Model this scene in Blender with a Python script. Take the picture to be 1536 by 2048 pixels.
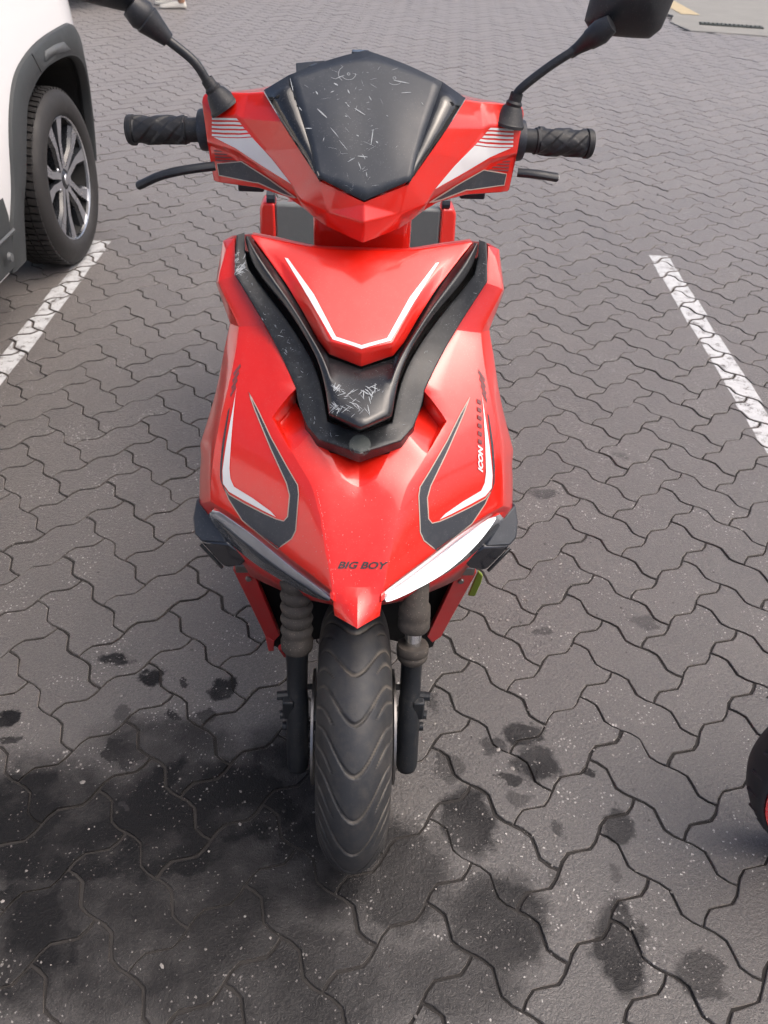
import bpy, bmesh, math, random
from mathutils import Vector, Matrix
from mathutils.bvhtree import BVHTree
rad = math.radians
for o in list(bpy.data.objects): bpy.data.objects.remove(o)
SC = bpy.context.scene
COL = SC.collection
random.seed(7)

# ------------------------------------------------------------------ camera
PITCH, ROLL, CAM_H = rad(39.0665), rad(2.153), 1.4186
cd = bpy.data.cameras.new('camera'); cam = bpy.data.objects.new('camera', cd); COL.objects.link(cam)
r0 = Vector((1, 0, 0)); u0 = Vector((0, math.sin(PITCH), math.cos(PITCH))); fw = Vector((0, math.cos(PITCH), -math.sin(PITCH)))
rt = r0*math.cos(ROLL) + u0*math.sin(ROLL); up = -r0*math.sin(ROLL) + u0*math.cos(ROLL)
m = Matrix((rt, up, -fw)).transposed().to_4x4(); m.translation = (0, 0, CAM_H); cam.matrix_world = m
cd.sensor_fit = 'VERTICAL'; cd.sensor_height = 24.0; cd.lens = 24.0*1629.18/2048.0
cd.clip_start = 0.02; cd.clip_end = 2000
cd.dof.use_dof = True; cd.dof.focus_distance = 1.28; cd.dof.aperture_fstop = 7.0
SC.camera = cam
# ------------------------------------------------------------------ light
SUN_EL, SUN_AZ = rad(60), rad(100)          # azimuth clockwise from +Y
world = bpy.data.worlds.new('World'); SC.world = world; world.use_nodes = True
wn = world.node_tree; wn.nodes.clear()
sky = wn.nodes.new('ShaderNodeTexSky'); sky.sky_type = 'NISHITA'; sky.sun_disc = False
sky.sun_elevation = SUN_EL; sky.sun_rotation = SUN_AZ; sky.air_density = 0.6; sky.dust_density = 6.0; sky.ozone_density = 0.6
bg = wn.nodes.new('ShaderNodeBackground'); bg.inputs[1].default_value = 0.12
wo = wn.nodes.new('ShaderNodeOutputWorld')
wn.links.new(sky.outputs[0], bg.inputs[0]); wn.links.new(bg.outputs[0], wo.inputs[0])
sd = bpy.data.lights.new('sun', 'SUN'); sd.energy = 0.8; sd.angle = rad(70); sd.color = (1, .93, .84)
sun = bpy.data.objects.new('sun', sd); COL.objects.link(sun)
sdir = Vector((math.sin(SUN_AZ)*math.cos(SUN_EL), math.cos(SUN_AZ)*math.cos(SUN_EL), math.sin(SUN_EL)))
sun.rotation_euler = sdir.to_track_quat('Z', 'Y').to_euler()
vs = SC.view_settings; vs.view_transform = 'Standard'; vs.look = 'None'; vs.gamma = 1.0; vs.use_curve_mapping = False
vs.exposure = 0.92
cy = SC.cycles; cy.use_adaptive_sampling = True; cy.adaptive_threshold = .035; cy.max_bounces = 5; cy.diffuse_bounces = 2; cy.glossy_bounces = 3; cy.transparent_max_bounces = 4; cy.caustics_reflective = False; cy.caustics_refractive = False

# ------------------------------------------------------------------ material helpers
class NT:
    def __init__(s, name):
        s.m = bpy.data.materials.new(name); s.m.use_nodes = True; s.t = s.m.node_tree; s.t.nodes.clear()
        s.out = s.n('ShaderNodeOutputMaterial'); s.b = s.n('ShaderNodeBsdfPrincipled'); s.l(s.b.outputs[0], s.out.inputs[0])
    def n(s, t, **k):
        x = s.t.nodes.new(t)
        for a, v in k.items(): setattr(x, a, v)
        return x
    def l(s, a, b): s.t.links.new(a, b)
    def val(s, sock, v):
        if hasattr(v, 'links'): s.l(v, sock)
        else: sock.default_value = v
    def math(s, op, a, b=0.0, c=None, clamp=False):
        x = s.n('ShaderNodeMath', operation=op); x.use_clamp = clamp
        s.val(x.inputs[0], a); s.val(x.inputs[1], b)
        if c is not None: s.val(x.inputs[2], c)
        return x.outputs[0]
    def mix(s, f, a, b):
        x = s.n('ShaderNodeMix', data_type='RGBA'); s.val(x.inputs[0], f)
        s.val(x.inputs[6], a if hasattr(a, 'links') else (*a, 1)); s.val(x.inputs[7], b if hasattr(b, 'links') else (*b, 1))
        return x.outputs[2]
    def noise(s, vec, scale, detail=3, rough=.55, dist=0):
        x = s.n('ShaderNodeTexNoise'); s.l(vec, x.inputs['Vector']); x.inputs['Scale'].default_value = scale
        x.inputs['Detail'].default_value = detail; x.inputs['Roughness'].default_value = rough; x.inputs['Distortion'].default_value = dist
        return x.outputs[0]
    def voro(s, vec, scale, out='Distance', feature='F1'):
        x = s.n('ShaderNodeTexVoronoi', feature=feature); s.l(vec, x.inputs['Vector']); x.inputs['Scale'].default_value = scale
        return x.outputs[out]
    def ramp(s, v, a, b, lo=0.0, hi=1.0):
        x = s.n('ShaderNodeMapRange'); s.val(x.inputs[0], v)
        x.inputs[1].default_value = a; x.inputs[2].default_value = b; x.inputs[3].default_value = lo; x.inputs[4].default_value = hi
        return x.outputs[0]
    def coord(s, which='Object'): return s.n('ShaderNodeTexCoord').outputs[which]
    def pos(s): return s.n('ShaderNodeNewGeometry').outputs['Position']
    def bump(s, h, strength=.3, dist=.002):
        x = s.n('ShaderNodeBump'); s.l(h, x.inputs['Height']); x.inputs['Strength'].default_value = strength; x.inputs['Distance'].default_value = dist
        s.l(x.outputs[0], s.b.inputs['Normal'])

def pmat(name, col, rough=.5, metal=0.0, coat=0.0, coat_rough=.08, var=.12, vscale=14, grain=0.0, gscale=900, dust=0.0, spec=.5, dustcol=(.45, .42, .40), rvar=.08):
    t = NT(name); c = t.coord()
    nz = t.noise(c, vscale, 4)
    dark = tuple(x*(1-var) for x in col); lite = tuple(min(1, x*(1+var)) for x in col)
    base = t.mix(nz, dark, lite)
    if dust > 0:
        sp = t.math('LESS_THAN', t.voro(c, 260), t.math('MULTIPLY', t.noise(c, 22, 3), .34))
        fine = t.ramp(t.noise(c, 60, 6, .7), .5, .8)
        msk = t.math('MULTIPLY', t.math('ADD', t.math('MULTIPLY', sp, .6), t.math('MULTIPLY', fine, .35), clamp=True), dust)
        base = t.mix(msk, base, dustcol)
        t.l(t.math('ADD', t.ramp(nz, .3, .7, rough-rvar, rough+rvar), t.math('MULTIPLY', msk, .5)), t.b.inputs['Roughness'])
    else:
        t.l(t.ramp(nz, .3, .7, max(.02, rough-rvar), rough+rvar), t.b.inputs['Roughness'])
    t.l(base, t.b.inputs['Base Color'])
    t.b.inputs['Metallic'].default_value = metal; t.b.inputs['Specular IOR Level'].default_value = spec
    t.b.inputs['Coat Weight'].default_value = coat; t.b.inputs['Coat Roughness'].default_value = coat_rough
    if grain > 0: t.bump(t.noise(c, gscale, 2), grain, .001)
    return t.m

M = {}
M['red'] = pmat('red_paint', (.77, .014, .005), .34, coat=1.0, coat_rough=.10, var=.05, dust=.10, rvar=.05)
M['red_worn'] = pmat('red_plastic_dusty', (.46, .012, .014), .42, coat=.3, coat_rough=.3, var=.10, dust=.6, dustcol=(.30, .20, .19))
M['black_gloss'] = pmat('black_gloss_plastic', (.010, .011, .012), .12, coat=.6, var=.2, dust=.12)
M['black_matt'] = pmat('charcoal_plastic', (.028, .034, .044), .38, var=.2, grain=.10, dust=.30, dustcol=(.22, .23, .24))
M['trim'] = pmat('scuffed_black_trim', (.017, .019, .021), .40, var=.3, grain=.15, dust=.55, dustcol=(.24, .25, .26))
M['trim_gloss'] = pmat('polished_black_trim', (.014, .015, .017), .28, coat=.5, coat_rough=.2, var=.25, dust=.22, dustcol=(.20, .2, .2))
M['mirror_black'] = pmat('mirror_housing_plastic', (.020, .022, .026), .42, var=.15, grain=.12, dust=.12)
M['rubber'] = pmat('grip_rubber', (.018, .019, .021), .50, var=.2, dust=.15)
M['tyre_plain'] = pmat('tyre_rubber_plain', (.030, .032, .037), .60, var=.28, vscale=20, grain=.25, gscale=420, dust=.28, dustcol=(.16, .145, .125))
t = NT('tyre_rubber'); c = t.coord()
at = t.n('ShaderNodeAttribute', attribute_name='groove').outputs['Fac']
nz = t.noise(c, 20, 4); base = t.mix(nz, (.015, .017, .021), (.029, .032, .037))
dirt = t.ramp(t.noise(c, 55, 5, .7), .42, .75, 0, .55)
sepx = t.n('ShaderNodeSeparateXYZ'); t.l(c, sepx.inputs[0])
edge = t.ramp(t.math('ABSOLUTE', sepx.outputs[0]), .028, .058, .0, .55)
base = t.mix(t.math('MULTIPLY', edge, t.ramp(nz, .3, .7, .3, 1)), base, (.050, .045, .038))
base = t.mix(t.math('MULTIPLY', dirt, .75), base, (.085, .076, .066))
gd = t.math('MULTIPLY', t.ramp(at, .05, .7), t.ramp(t.noise(c, 14, 3), .38, .62, .15, .95), clamp=True)
base = t.mix(gd, base, (.150, .132, .110))
t.l(base, t.b.inputs['Base Color']); t.l(t.ramp(nz, .3, .7, .50, .66), t.b.inputs['Roughness']); t.bump(t.noise(c, 420, 2), .22, .001)
M['tyre'] = t.m
M['fork'] = pmat('fork_black_paint', (.013, .016, .020), .45, var=.35, vscale=40, dust=.75, dustcol=(.12, .105, .09))
M['gaiter'] = pmat('dusty_rubber_gaiter', (.058, .050, .043), .75, var=.4, vscale=35, grain=.3, gscale=300, dust=.8, dustcol=(.26, .22, .18))
M['chrome'] = pmat('chrome', (.75, .77, .79), .12, metal=1.0, var=.06)
M['steel'] = pmat('dull_steel', (.32, .31, .30), .42, metal=1.0, var=.3, vscale=60)
M['grey_panel'] = pmat('grey_plastic', (.155, .165, .165), .55, var=.06, dust=.2)
M['lens'] = pmat('headlight_lens', (.50, .52, .55), .16, metal=.55, coat=1.0, coat_rough=.03, var=.22, vscale=26, rvar=.05)
M['lens_dark'] = pmat('smoked_indicator_lens', (.012, .013, .018), .10, coat=1.0, coat_rough=.04, var=.3)
M['decal_white'] = pmat('white_sticker', (.80, .80, .80), .35, var=.05, dust=.12)
M['decal_dark'] = pmat('charcoal_sticker', (.045, .050, .060), .50, var=.15, dust=.5, dustcol=(.22, .21, .21))
M['decal_cream'] = pmat('cream_pinstripe', (.50, .40, .34), .5, var=.2)
M['decal_rose'] = pmat('grey_red_sticker', (.20, .055, .06), .5, var=.15)
M['letter'] = pmat('dark_lettering', (.035, .030, .034), .6, var=.3, dust=.3)
M['badge'] = pmat('faded_badge', (.075, .085, .082), .6, var=.15, dust=.4)
M['scratch'] = pmat('scratched_plastic', (.38, .41, .43), .65, var=.25, vscale=200)
M['green_clip'] = pmat('green_plastic', (.22, .30, .035), .45, var=.2)
M['seat'] = pmat('seat_vinyl', (.02, .02, .022), .5, var=.2, grain=.3)
M['car_white'] = pmat('white_car_paint', (.90, .90, .90), .30, coat=1.0, coat_rough=.05, var=.0, rvar=.0)
M['car_silver'] = pmat('silver_car_paint', (.42, .43, .44), .3, metal=.3, coat=1.0, var=.03)
M['cladding'] = pmat('grey_cladding_plastic', (.046, .051, .053), .58, var=.08, grain=.2, gscale=700)
M['cladding_light'] = pmat('light_grey_marker_panel', (.105, .112, .115), .5, var=.06)
M['liner'] = pmat('wheel_arch_liner', (.012, .012, .012), .8, var=.3, dust=.3, dustcol=(.04, .036, .03))
M['car_tyre'] = pmat('car_tyre_rubber', (.024, .023, .023), .62, var=.25, vscale=18, grain=.25, gscale=300, dust=.3, dustcol=(.07, .062, .055))
M['alloy'] = pmat('machined_alloy', (.62, .63, .65), .30, metal=1.0, var=.08)
M['alloy_dark'] = pmat('dark_alloy_paint', (.020, .022, .026), .28, coat=.6, var=.2)
M['glass'] = pmat('dark_window_glass', (.010, .012, .013), .05, coat=1.0, var=.1)
M['shoe'] = pmat('white_shoe_leather', (.62, .60, .54), .6, var=.12)
M['trouser'] = pmat('dark_trouser_cloth', (.03, .035, .06), .9, var=.2)
M['shirt'] = pmat('grey_shirt_cloth', (.16, .17, .18), .9, var=.2)
M['skin'] = pmat('skin', (.30, .17, .11), .5, var=.1)
M['hair'] = pmat('hair', (.01, .008, .007), .6, var=.2)
M['grate'] = pmat('green_grey_iron', (.075, .085, .075), .6, var=.25)
M['red_rim'] = pmat('red_wheel_paint', (.50, .010, .016), .30, coat=.8, var=.1)
M['yellow_paint'] = pmat('worn_yellow_paint', (.46, .38, .24), .8, var=.25)

# ------------------------------------------------------------------ mesh helpers
def link(name, me, mat=None, parent=None):
    o = bpy.data.objects.new(name, me); COL.objects.link(o)
    if mat is not None and me is not None: me.materials.append(M[mat] if isinstance(mat, str) else mat)
    if parent is not None: o.parent = parent
    return o
def tag(o, label=None, cat=None, group=None, kind=None):
    if label: o['label'] = label
    if cat: o['category'] = cat
    if group: o['group'] = group
    if kind: o['kind'] = kind
    return o
def empty(name, loc=(0, 0, 0), rot=(0, 0, 0)):
    o = bpy.data.objects.new(name, None); COL.objects.link(o); o.location = loc; o.rotation_euler = rot; o.empty_display_size = .1
    return o
def finish(name, bm, mat, parent=None, angle=35, bevel=0.0, bseg=2, subs=0, crease=None, cw=.94, blim=28, solid=0.0, smooth=True, recalc=True):
    if recalc: bmesh.ops.recalc_face_normals(bm, faces=bm.faces[:])
    if crease is not None:
        cl = bm.edges.layers.float.get('crease_edge') or bm.edges.layers.float.new('crease_edge')
        for e in bm.edges:
            if len(e.link_faces) == 2 and e.calc_face_angle(0) > rad(crease): e[cl] = cw
            elif len(e.link_faces) == 1: e[cl] = 1.0
        vl_ = bm.verts.layers.float.get('crease_vert') or bm.verts.layers.float.new('crease_vert')
        for v in bm.verts:
            be_ = [e for e in v.link_edges if len(e.link_faces) == 1]
            if len(be_) == 2 and abs((be_[0].other_vert(v).co-v.co).angle(be_[1].other_vert(v).co-v.co, math.pi)-math.pi) > rad(14): v[vl_] = 1.0
    for f in bm.faces: f.smooth = smooth
    me = bpy.data.meshes.new(name); bm.to_mesh(me); bm.free()
    if smooth and not subs: me.set_sharp_from_angle(angle=rad(angle))
    o = link(name, me, mat, parent)
    if subs:
        s = o.modifiers.new('subsurf', 'SUBSURF'); s.levels = s.render_levels = subs
    if solid:
        s = o.modifiers.new('solid', 'SOLIDIFY'); s.thickness = solid; s.offset = -1
    if bevel:
        b = o.modifiers.new('bevel', 'BEVEL'); b.width = bevel; b.segments = bseg; b.limit_method = 'ANGLE'; b.angle_limit = rad(blim)
    return o
def bm_poly(verts, faces):
    bm = bmesh.new(); vs_ = [bm.verts.new(v) for v in verts]
    for f in faces:
        try: bm.faces.new([vs_[i] for i in f])
        except ValueError: pass
    return bm
def mirrored(P, faces, lift=None, both=True):
    """faces: lists of point names on the left half (x<=0); names of centre points have x == 0"""
    bm = bmesh.new(); vl = {}; vr = {}
    for f in faces:
        for k in f:
            if k not in vl:
                p = Vector(P[k]); vl[k] = bm.verts.new(p)
                vr[k] = vl[k] if abs(p.x) < 1e-5 else (bm.verts.new((-p.x, p.y, p.z)) if both else None)
    for f in faces:
        try: bm.faces.new([vl[k] for k in f])
        except ValueError: pass
        if both:
            try: bm.faces.new([vr[k] for k in reversed(f)])
            except ValueError: pass
    bm.normal_update()
    return bm
def hard(bm, P, chain):
    """mark a chain of named points, and its mirror image, as a crisp edge"""
    cl = bm.edges.layers.float.get('crease_edge') or bm.edges.layers.float.new('crease_edge')
    bm.verts.ensure_lookup_table()
    def vert(p): return min(bm.verts, key=lambda v: (v.co-Vector(p)).length_squared)
    for s in (1, -1):
        vs_ = [vert((P[k][0]*s, P[k][1], P[k][2])) for k in chain]
        for a, b in zip(vs_[:-1], vs_[1:]):
            e = bm.edges.get((a, b))
            if e: e[cl] = 1.0
def orient(bm, d=(0, -1, .6)):
    """turn all faces so that most of the sheet looks along d"""
    bmesh.ops.recalc_face_normals(bm, faces=bm.faces[:])
    s = sum((f.normal*f.calc_area() for f in bm.faces), Vector())
    if s.dot(Vector(d)) < 0: bmesh.ops.reverse_faces(bm, faces=bm.faces[:])
    bm.normal_update()
def add_tube(bm, pts, radii, seg=14, caps=True, flat=1.0):
    pts = [Vector(p) for p in pts]
    if not hasattr(radii, '__len__'): radii = [radii]*len(pts)
    rings = []; t0 = None; ref = None
    for i, p in enumerate(pts):
        a = pts[max(0, i-1)]; b = pts[min(len(pts)-1, i+1)]; t = (b-a)
        t = t.normalized() if t.length > 1e-9 else Vector((0, 0, 1))
        if ref is None:
            ref = t.orthogonal().normalized()
            if abs(t.z) < .9: ref = Vector((0, 0, 1)).cross(t).normalized()
        else:
            ref = (ref - t*ref.dot(t)).normalized()
        bn = t.cross(ref)
        rings.append([bm.verts.new(p + (ref*math.cos(k*2*math.pi/seg) + bn*math.sin(k*2*math.pi/seg)*flat)*radii[i]) for k in range(seg)])
    for i in range(len(rings)-1):
        for k in range(seg):
            bm.faces.new((rings[i][k], rings[i][(k+1) % seg], rings[i+1][(k+1) % seg], rings[i+1][k]))
    if caps:
        bm.faces.new(rings[0][::-1]); bm.faces.new(rings[-1])
    return rings
def tube(name, pts, radii, mat, parent=None, seg=14, flat=1.0, **k):
    bm = bmesh.new(); add_tube(bm, pts, radii, seg, True, flat); return finish(name, bm, mat, parent, **k)
def smooth_path(pts, n=6):
    pts = [Vector(p) for p in pts]; out = []
    for i in range(len(pts)-1):
        p0 = pts[max(0, i-1)]; p1 = pts[i]; p2 = pts[i+1]; p3 = pts[min(len(pts)-1, i+2)]
        for j in range(n):
            t = j/n
            out.append(.5*((2*p1)+(p2-p0)*t+(2*p0-5*p1+4*p2-p3)*t*t+(3*p1-p0-3*p2+p3)*t**3))
    out.append(pts[-1]); return out
def add_lathe(bm, prof, origin=(0, 0, 0), axis='X', seg=48, closed=False):
    """prof: (r, a) radius and position along axis"""
    o = Vector(origin); rings = []
    for r, a in prof:
        ring = []
        for k in range(seg):
            t = 2*math.pi*k/seg; c, s = r*math.cos(t), r*math.sin(t)
            v = {'X': Vector((a, c, s)), 'Y': Vector((c, a, s)), 'Z': Vector((c, s, a))}[axis]
            ring.append(bm.verts.new(o+v))
        rings.append(ring)
    n = len(rings)
    for i in range(n if closed else n-1):
        A, B = rings[i], rings[(i+1) % n]
        for k in range(seg):
            bm.faces.new((A[k], A[(k+1) % seg], B[(k+1) % seg], B[k]))
    return rings
def lathe(name, prof, mat, parent=None, origin=(0, 0, 0), axis='X', seg=48, closed=False, **k):
    bm = bmesh.new(); add_lathe(bm, prof, origin, axis, seg, closed); return finish(name, bm, mat, parent, **k)
def add_box(bm, lo, hi):
    x0, y0, z0 = lo; x1, y1, z1 = hi
    v = [bm.verts.new(p) for p in ((x0, y0, z0), (x1, y0, z0), (x1, y1, z0), (x0, y1, z0), (x0, y0, z1), (x1, y0, z1), (x1, y1, z1), (x0, y1, z1))]
    for f in ((0, 3, 2, 1), (4, 5, 6, 7), (0, 1, 5, 4), (1, 2, 6, 5), (2, 3, 7, 6), (3, 0, 4, 7)): bm.faces.new([v[i] for i in f])
def slab(pts, off):
    """closed polygon extruded by vector off"""
    bm = bmesh.new(); a = [bm.verts.new(p) for p in pts]; b = [bm.verts.new(Vector(p)+Vector(off)) for p in pts]; n = len(pts)
    bm.faces.new(a); bm.faces.new(b[::-1])
    for i in range(n): bm.faces.new((a[i], b[i], b[(i+1) % n], a[(i+1) % n]))
    return bm
def lerp(a, b, t): return tuple(a[i]+(b[i]-a[i])*t for i in range(3))

# ------------------------------------------------------------------ the paved ground
L = 0.1125                                     # half the length of one zig-zag paver
LA = rad(-48.0757)                             # direction of the paving grid
LO = Vector((0.36548*CAM_H, 1.80756*CAM_H))    # one grid node
EX = Vector((math.cos(LA), math.sin(LA))); EY = Vector((-math.sin(LA), math.cos(LA)))
def lat(i, j): return LO + EX*(i*L) + EY*(j*L)

def ground_material(name='worn_paver_concrete', stains=True):
    t = NT(name); p = t.pos()
    gi = t.n('ShaderNodeNewGeometry').outputs['Random Per Island']; oi = t.n('ShaderNodeObjectInfo').outputs['Random']
    rnd = t.math('FRACT', t.math('ADD', gi, oi))
    base = t.mix(rnd, (.185, .160, .137), (.290, .255, .222))
    big = t.noise(p, 1.3, 3, .6)
    base = t.mix(t.ramp(big, .35, .7), base, (.240, .214, .192))
    # sand grains and aggregate
    fine = t.noise(p, 480, 1.5, .75)
    base = t.mix(t.ramp(fine, .34, .64, 0, .80), base, (.040, .037, .038))
    crs = t.noise(p, 130, 2, .7)
    base = t.mix(t.ramp(crs, .50, .72, 0, .75), base, (.205, .190, .180))
    med = t.noise(p, 230, 1, .6)
    base = t.mix(t.ramp(med, .50, .66, 0, .60), base, (.052, .047, .045))
    base = t.mix(t.ramp(med, .44, .32, 0, .50), base, (.30, .275, .255))
    mid = t.noise(p, 38, 3, .65)
    base = t.mix(t.ramp(mid, .52, .80, 0, .55), base, (.060, .056, .056))
    dv = t.n('ShaderNodeTexNoise'); t.l(p, dv.inputs['Vector']); dv.inputs['Scale'].default_value = 260; dv.inputs['Detail'].default_value = 1
    pd = t.n('ShaderNodeVectorMath', operation='MULTIPLY_ADD'); t.l(dv.outputs['Color'], pd.inputs[0]); pd.inputs[1].default_value = (.0055, .0055, 0); t.l(p, pd.inputs[2])
    v = t.n('ShaderNodeTexVoronoi'); t.l(pd.outputs[0], v.inputs['Vector']); v.inputs['Scale'].default_value = 165
    sepc = t.n('ShaderNodeSeparateColor'); t.l(v.outputs['Color'], sepc.inputs[0])
    size = t.math('MULTIPLY', t.ramp(sepc.outputs[0], .42, 1.0), t.ramp(t.noise(p, 7, 2), .36, .66, .06, .44))
    speck = t.math('LESS_THAN', v.outputs['Distance'], size)
    pit = t.math('MULTIPLY', t.math('GREATER_THAN', sepc.outputs[2], .70), t.math('LESS_THAN', v.outputs['Distance'], t.ramp(sepc.outputs[1], 0, 1, .12, .42)))
    base = t.mix(t.math('MULTIPLY', pit, .6), base, (.030, .028, .028))
    # base colour darkens towards the camera, standing in for the far ground's grazing glare
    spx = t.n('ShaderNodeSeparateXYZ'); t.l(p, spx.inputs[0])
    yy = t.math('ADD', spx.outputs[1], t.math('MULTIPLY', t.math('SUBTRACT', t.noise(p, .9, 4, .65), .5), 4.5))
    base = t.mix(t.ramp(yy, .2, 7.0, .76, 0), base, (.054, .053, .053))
    base = t.mix(t.math('MULTIPLY', speck, t.ramp(sepc.outputs[1], 0, 1, .28, .95)), base, (.52, .50, .475))
    # oil and water stains: dark patches with their own outlines
    wv = t.n('ShaderNodeTexNoise'); t.l(p, wv.inputs['Vector']); wv.inputs['Scale'].default_value = 21; wv.inputs['Detail'].default_value = 5; wv.inputs['Roughness'].default_value = .62
    sub = t.n('ShaderNodeVectorMath', operation='MULTIPLY_ADD'); t.l(wv.outputs['Color'], sub.inputs[0]); sub.inputs[1].default_value = (.085, .085, 0); t.l(p, sub.inputs[2])
    shift = t.n('ShaderNodeVectorMath', operation='SUBTRACT'); t.l(sub.outputs[0], shift.inputs[0]); shift.inputs[1].default_value = (.0425, .0425, 0)
    total = None
    for (x, y, rx, ry, s) in (STAINS if stains else STAINS[:1]):
        a = t.n('ShaderNodeVectorMath', operation='SUBTRACT'); t.l(shift.outputs[0], a.inputs[0]); a.inputs[1].default_value = (x, y, 0)
        b = t.n('ShaderNodeVectorMath', operation='MULTIPLY'); t.l(a.outputs[0], b.inputs[0]); b.inputs[1].default_value = (1/rx, 1/ry, 0)
        d = t.n('ShaderNodeVectorMath', operation='LENGTH'); t.l(b.outputs[0], d.inputs[0])
        w = .22 if rx < .1 else .42
        e = t.ramp(d.outputs['Value'], 1+w*.35, 1-w, 0, s)
        total = e if total is None else t.math('MAXIMUM', total, e)
    patch = t.ramp(t.noise(p, 10, 3, .6), .30, .58, .72, 1.0)
    stain = t.math('MULTIPLY', t.math('MULTIPLY', total, patch), 1.12, clamp=True)
    base = t.mix(stain, base, t.mix(t.math('MULTIPLY', speck, .8), (.008, .008, .009), (.15, .14, .135)))
    # loose small spots over the whole yard
    sv = t.n('ShaderNodeTexVoronoi'); t.l(shift.outputs[0], sv.inputs['Vector']); sv.inputs['Scale'].default_value = 6.5
    sc2 = t.n('ShaderNodeSeparateColor'); t.l(sv.outputs['Color'], sc2.inputs[0])
    spots = t.math('LESS_THAN', sv.outputs['Distance'], t.ramp(sc2.outputs[0], .80, 1.0, 0, .16))
    base = t.mix(t.math('MULTIPLY', spots, .55), base, (.040, .038, .040))
    t.l(base, t.b.inputs['Base Color'])
    t.l(t.ramp(fine, .3, .7, .34, .50), t.b.inputs['Roughness'])
    t.l(t.ramp(stain, 0, 1, .75, .16), t.b.inputs['Specular IOR Level'])
    t.l(t.ramp(stain, 0, 1, .55, .03), t.b.inputs['Sheen Weight']); t.b.inputs['Sheen Roughness'].default_value = .42; t.b.inputs['Sheen Tint'].default_value = (1, .90, .82, 1)
    h = t.math('ADD', t.math('MULTIPLY', fine, .6), crs)
    t.bump(h, .75 if stains else .30, .0030)
    return t.m
# (x, y, radius x, radius y, strength) of the stains on the ground, metres
STAINS = [
(-0.529, 0.755, 0.38, 0.11, 1.0),
(-0.312, 0.855, 0.248, 0.134, 1.0),
(-0.554, 0.572, 0.13, 0.116, 0.9),
(-0.606, 0.791, 0.303, 0.16, 0.95),
(-0.379, 0.661, 0.362, 0.254, 0.8),
(-0.171, 0.54, 0.307, 0.128, 0.75),
(-0.425, 0.973, 0.171, 0.086, 0.75),
(-0.184, 0.903, 0.117, 0.141, 0.85),
(-0.092, 0.744, 0.145, 0.152, 0.85),
(0.175, 0.833, 0.057, 0.08, 0.78),
(0.31, 1.03, 0.047, 0.035, 0.78),
(0.328, 0.959, 0.051, 0.045, 0.82),
(0.241, 1.002, 0.031, 0.022, 0.57),
(0.259, 0.928, 0.028, 0.014, 0.74),
(0.289, 0.88, 0.024, 0.016, 0.49),
(0.151, 0.951, 0.026, 0.038, 0.49),
(0.468, 0.83, 0.034, 0.035, 0.7),
(0.426, 0.946, 0.014, 0.015, 0.78),
(0.352, 0.815, 0.017, 0.012, 0.57),
(0.425, 0.615, 0.047, 0.085, 0.78),
(0.217, 0.649, 0.099, 0.098, 0.75),
(0.549, 0.576, 0.042, 0.036, 0.57),
(0.14, 0.55, 0.13, 0.087, 0.57),
(0.053, 0.722, 0.098, 0.117, 0.7),
(-0.588, 1.191, 0.04, 0.026, 0.9),
(-0.498, 1.143, 0.026, 0.028, 0.9),
(-0.334, 1.117, 0.028, 0.033, 0.85),
(-0.428, 1.053, 0.02, 0.023, 0.9),
(-0.527, 0.957, 0.032, 0.026, 0.85),
(-0.486, 0.941, 0.024, 0.032, 0.85),
(-0.762, 1.019, 0.022, 0.03, 0.9),
(-0.734, 0.971, 0.022, 0.012, 0.8),
(-0.421, 1.133, 0.017, 0.012, 0.8),
(-0.358, 1.044, 0.025, 0.018, 0.7),
(-0.525, 1.042, 0.029, 0.018, 0.5),
(-0.367, 1.037, 0.023, 0.018, 0.5),
(0.279, 0.634, 0.034, 0.025, 0.45),
(0.114, 1.111, 0.019, 0.027, 0.5),
(0.384, 1.32, 0.019, 0.016, 0.49),
(0.635, 1.365, 0.034, 0.027, 0.41),
(0.326, 0.723, 0.014, 0.013, 0.33),
(0.441, 0.741, 0.015, 0.013, 0.41),
(0.568, 4.289, 0.073, 0.055, 0.49),
(0.518, 4.481, 0.071, 0.05, 0.41),
(-1.262, 4.237, 0.045, 0.046, 0.7),
(0.453, 1.864, 0.038, 0.029, 0.49),
(-0.586, 0.662, 0.06, 0.053, 0.9),
(-0.112, 0.975, 0.122, 0.099, 0.6),
(0.717, 2.068, 0.022, 0.022, 0.33)

]
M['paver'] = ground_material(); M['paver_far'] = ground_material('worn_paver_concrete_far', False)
t = NT('dirty_joint_sand'); p = t.pos()
t.l(t.mix(t.noise(p, 60, 4), (.016, .015, .015), (.048, .044, .042)), t.b.inputs['Base Color']); t.b.inputs['Roughness'].default_value = .95
M['joint'] = t.m
t = NT('grey_concrete_apron'); p = t.pos()
t.l(t.mix(t.noise(p, 3, 6, .7), (.20, .20, .185), (.30, .295, .275)), t.b.inputs['Base Color']); t.b.inputs['Roughness'].default_value = .85
t.bump(t.noise(p, 150, 3), .3, .004)
M['apron'] = t.m
t = NT('far_ground'); p = t.pos()
t.l(t.mix(t.noise(p, 1.5, 6, .7), (.12, .11, .108), (.17, .16, .155)), t.b.inputs['Base Color']); t.b.inputs['Roughness'].default_value = .8
M['far'] = t.m

def plane_obj(name, x0, x1, y0, y1, z, mat, parent=None):
    return finish(name, bm_poly([(x0, y0, z), (x1, y0, z), (x1, y1, z), (x0, y1, z)], [(0, 1, 2, 3)]), mat, parent, recalc=False)
tag(plane_obj('ground', -600, 600, -600, 600, -.030, 'far'), kind='structure')
pavement = tag(plane_obj('pavement', -9, 9, -3, 16, -.0046, 'joint'), kind='structure')

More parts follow.
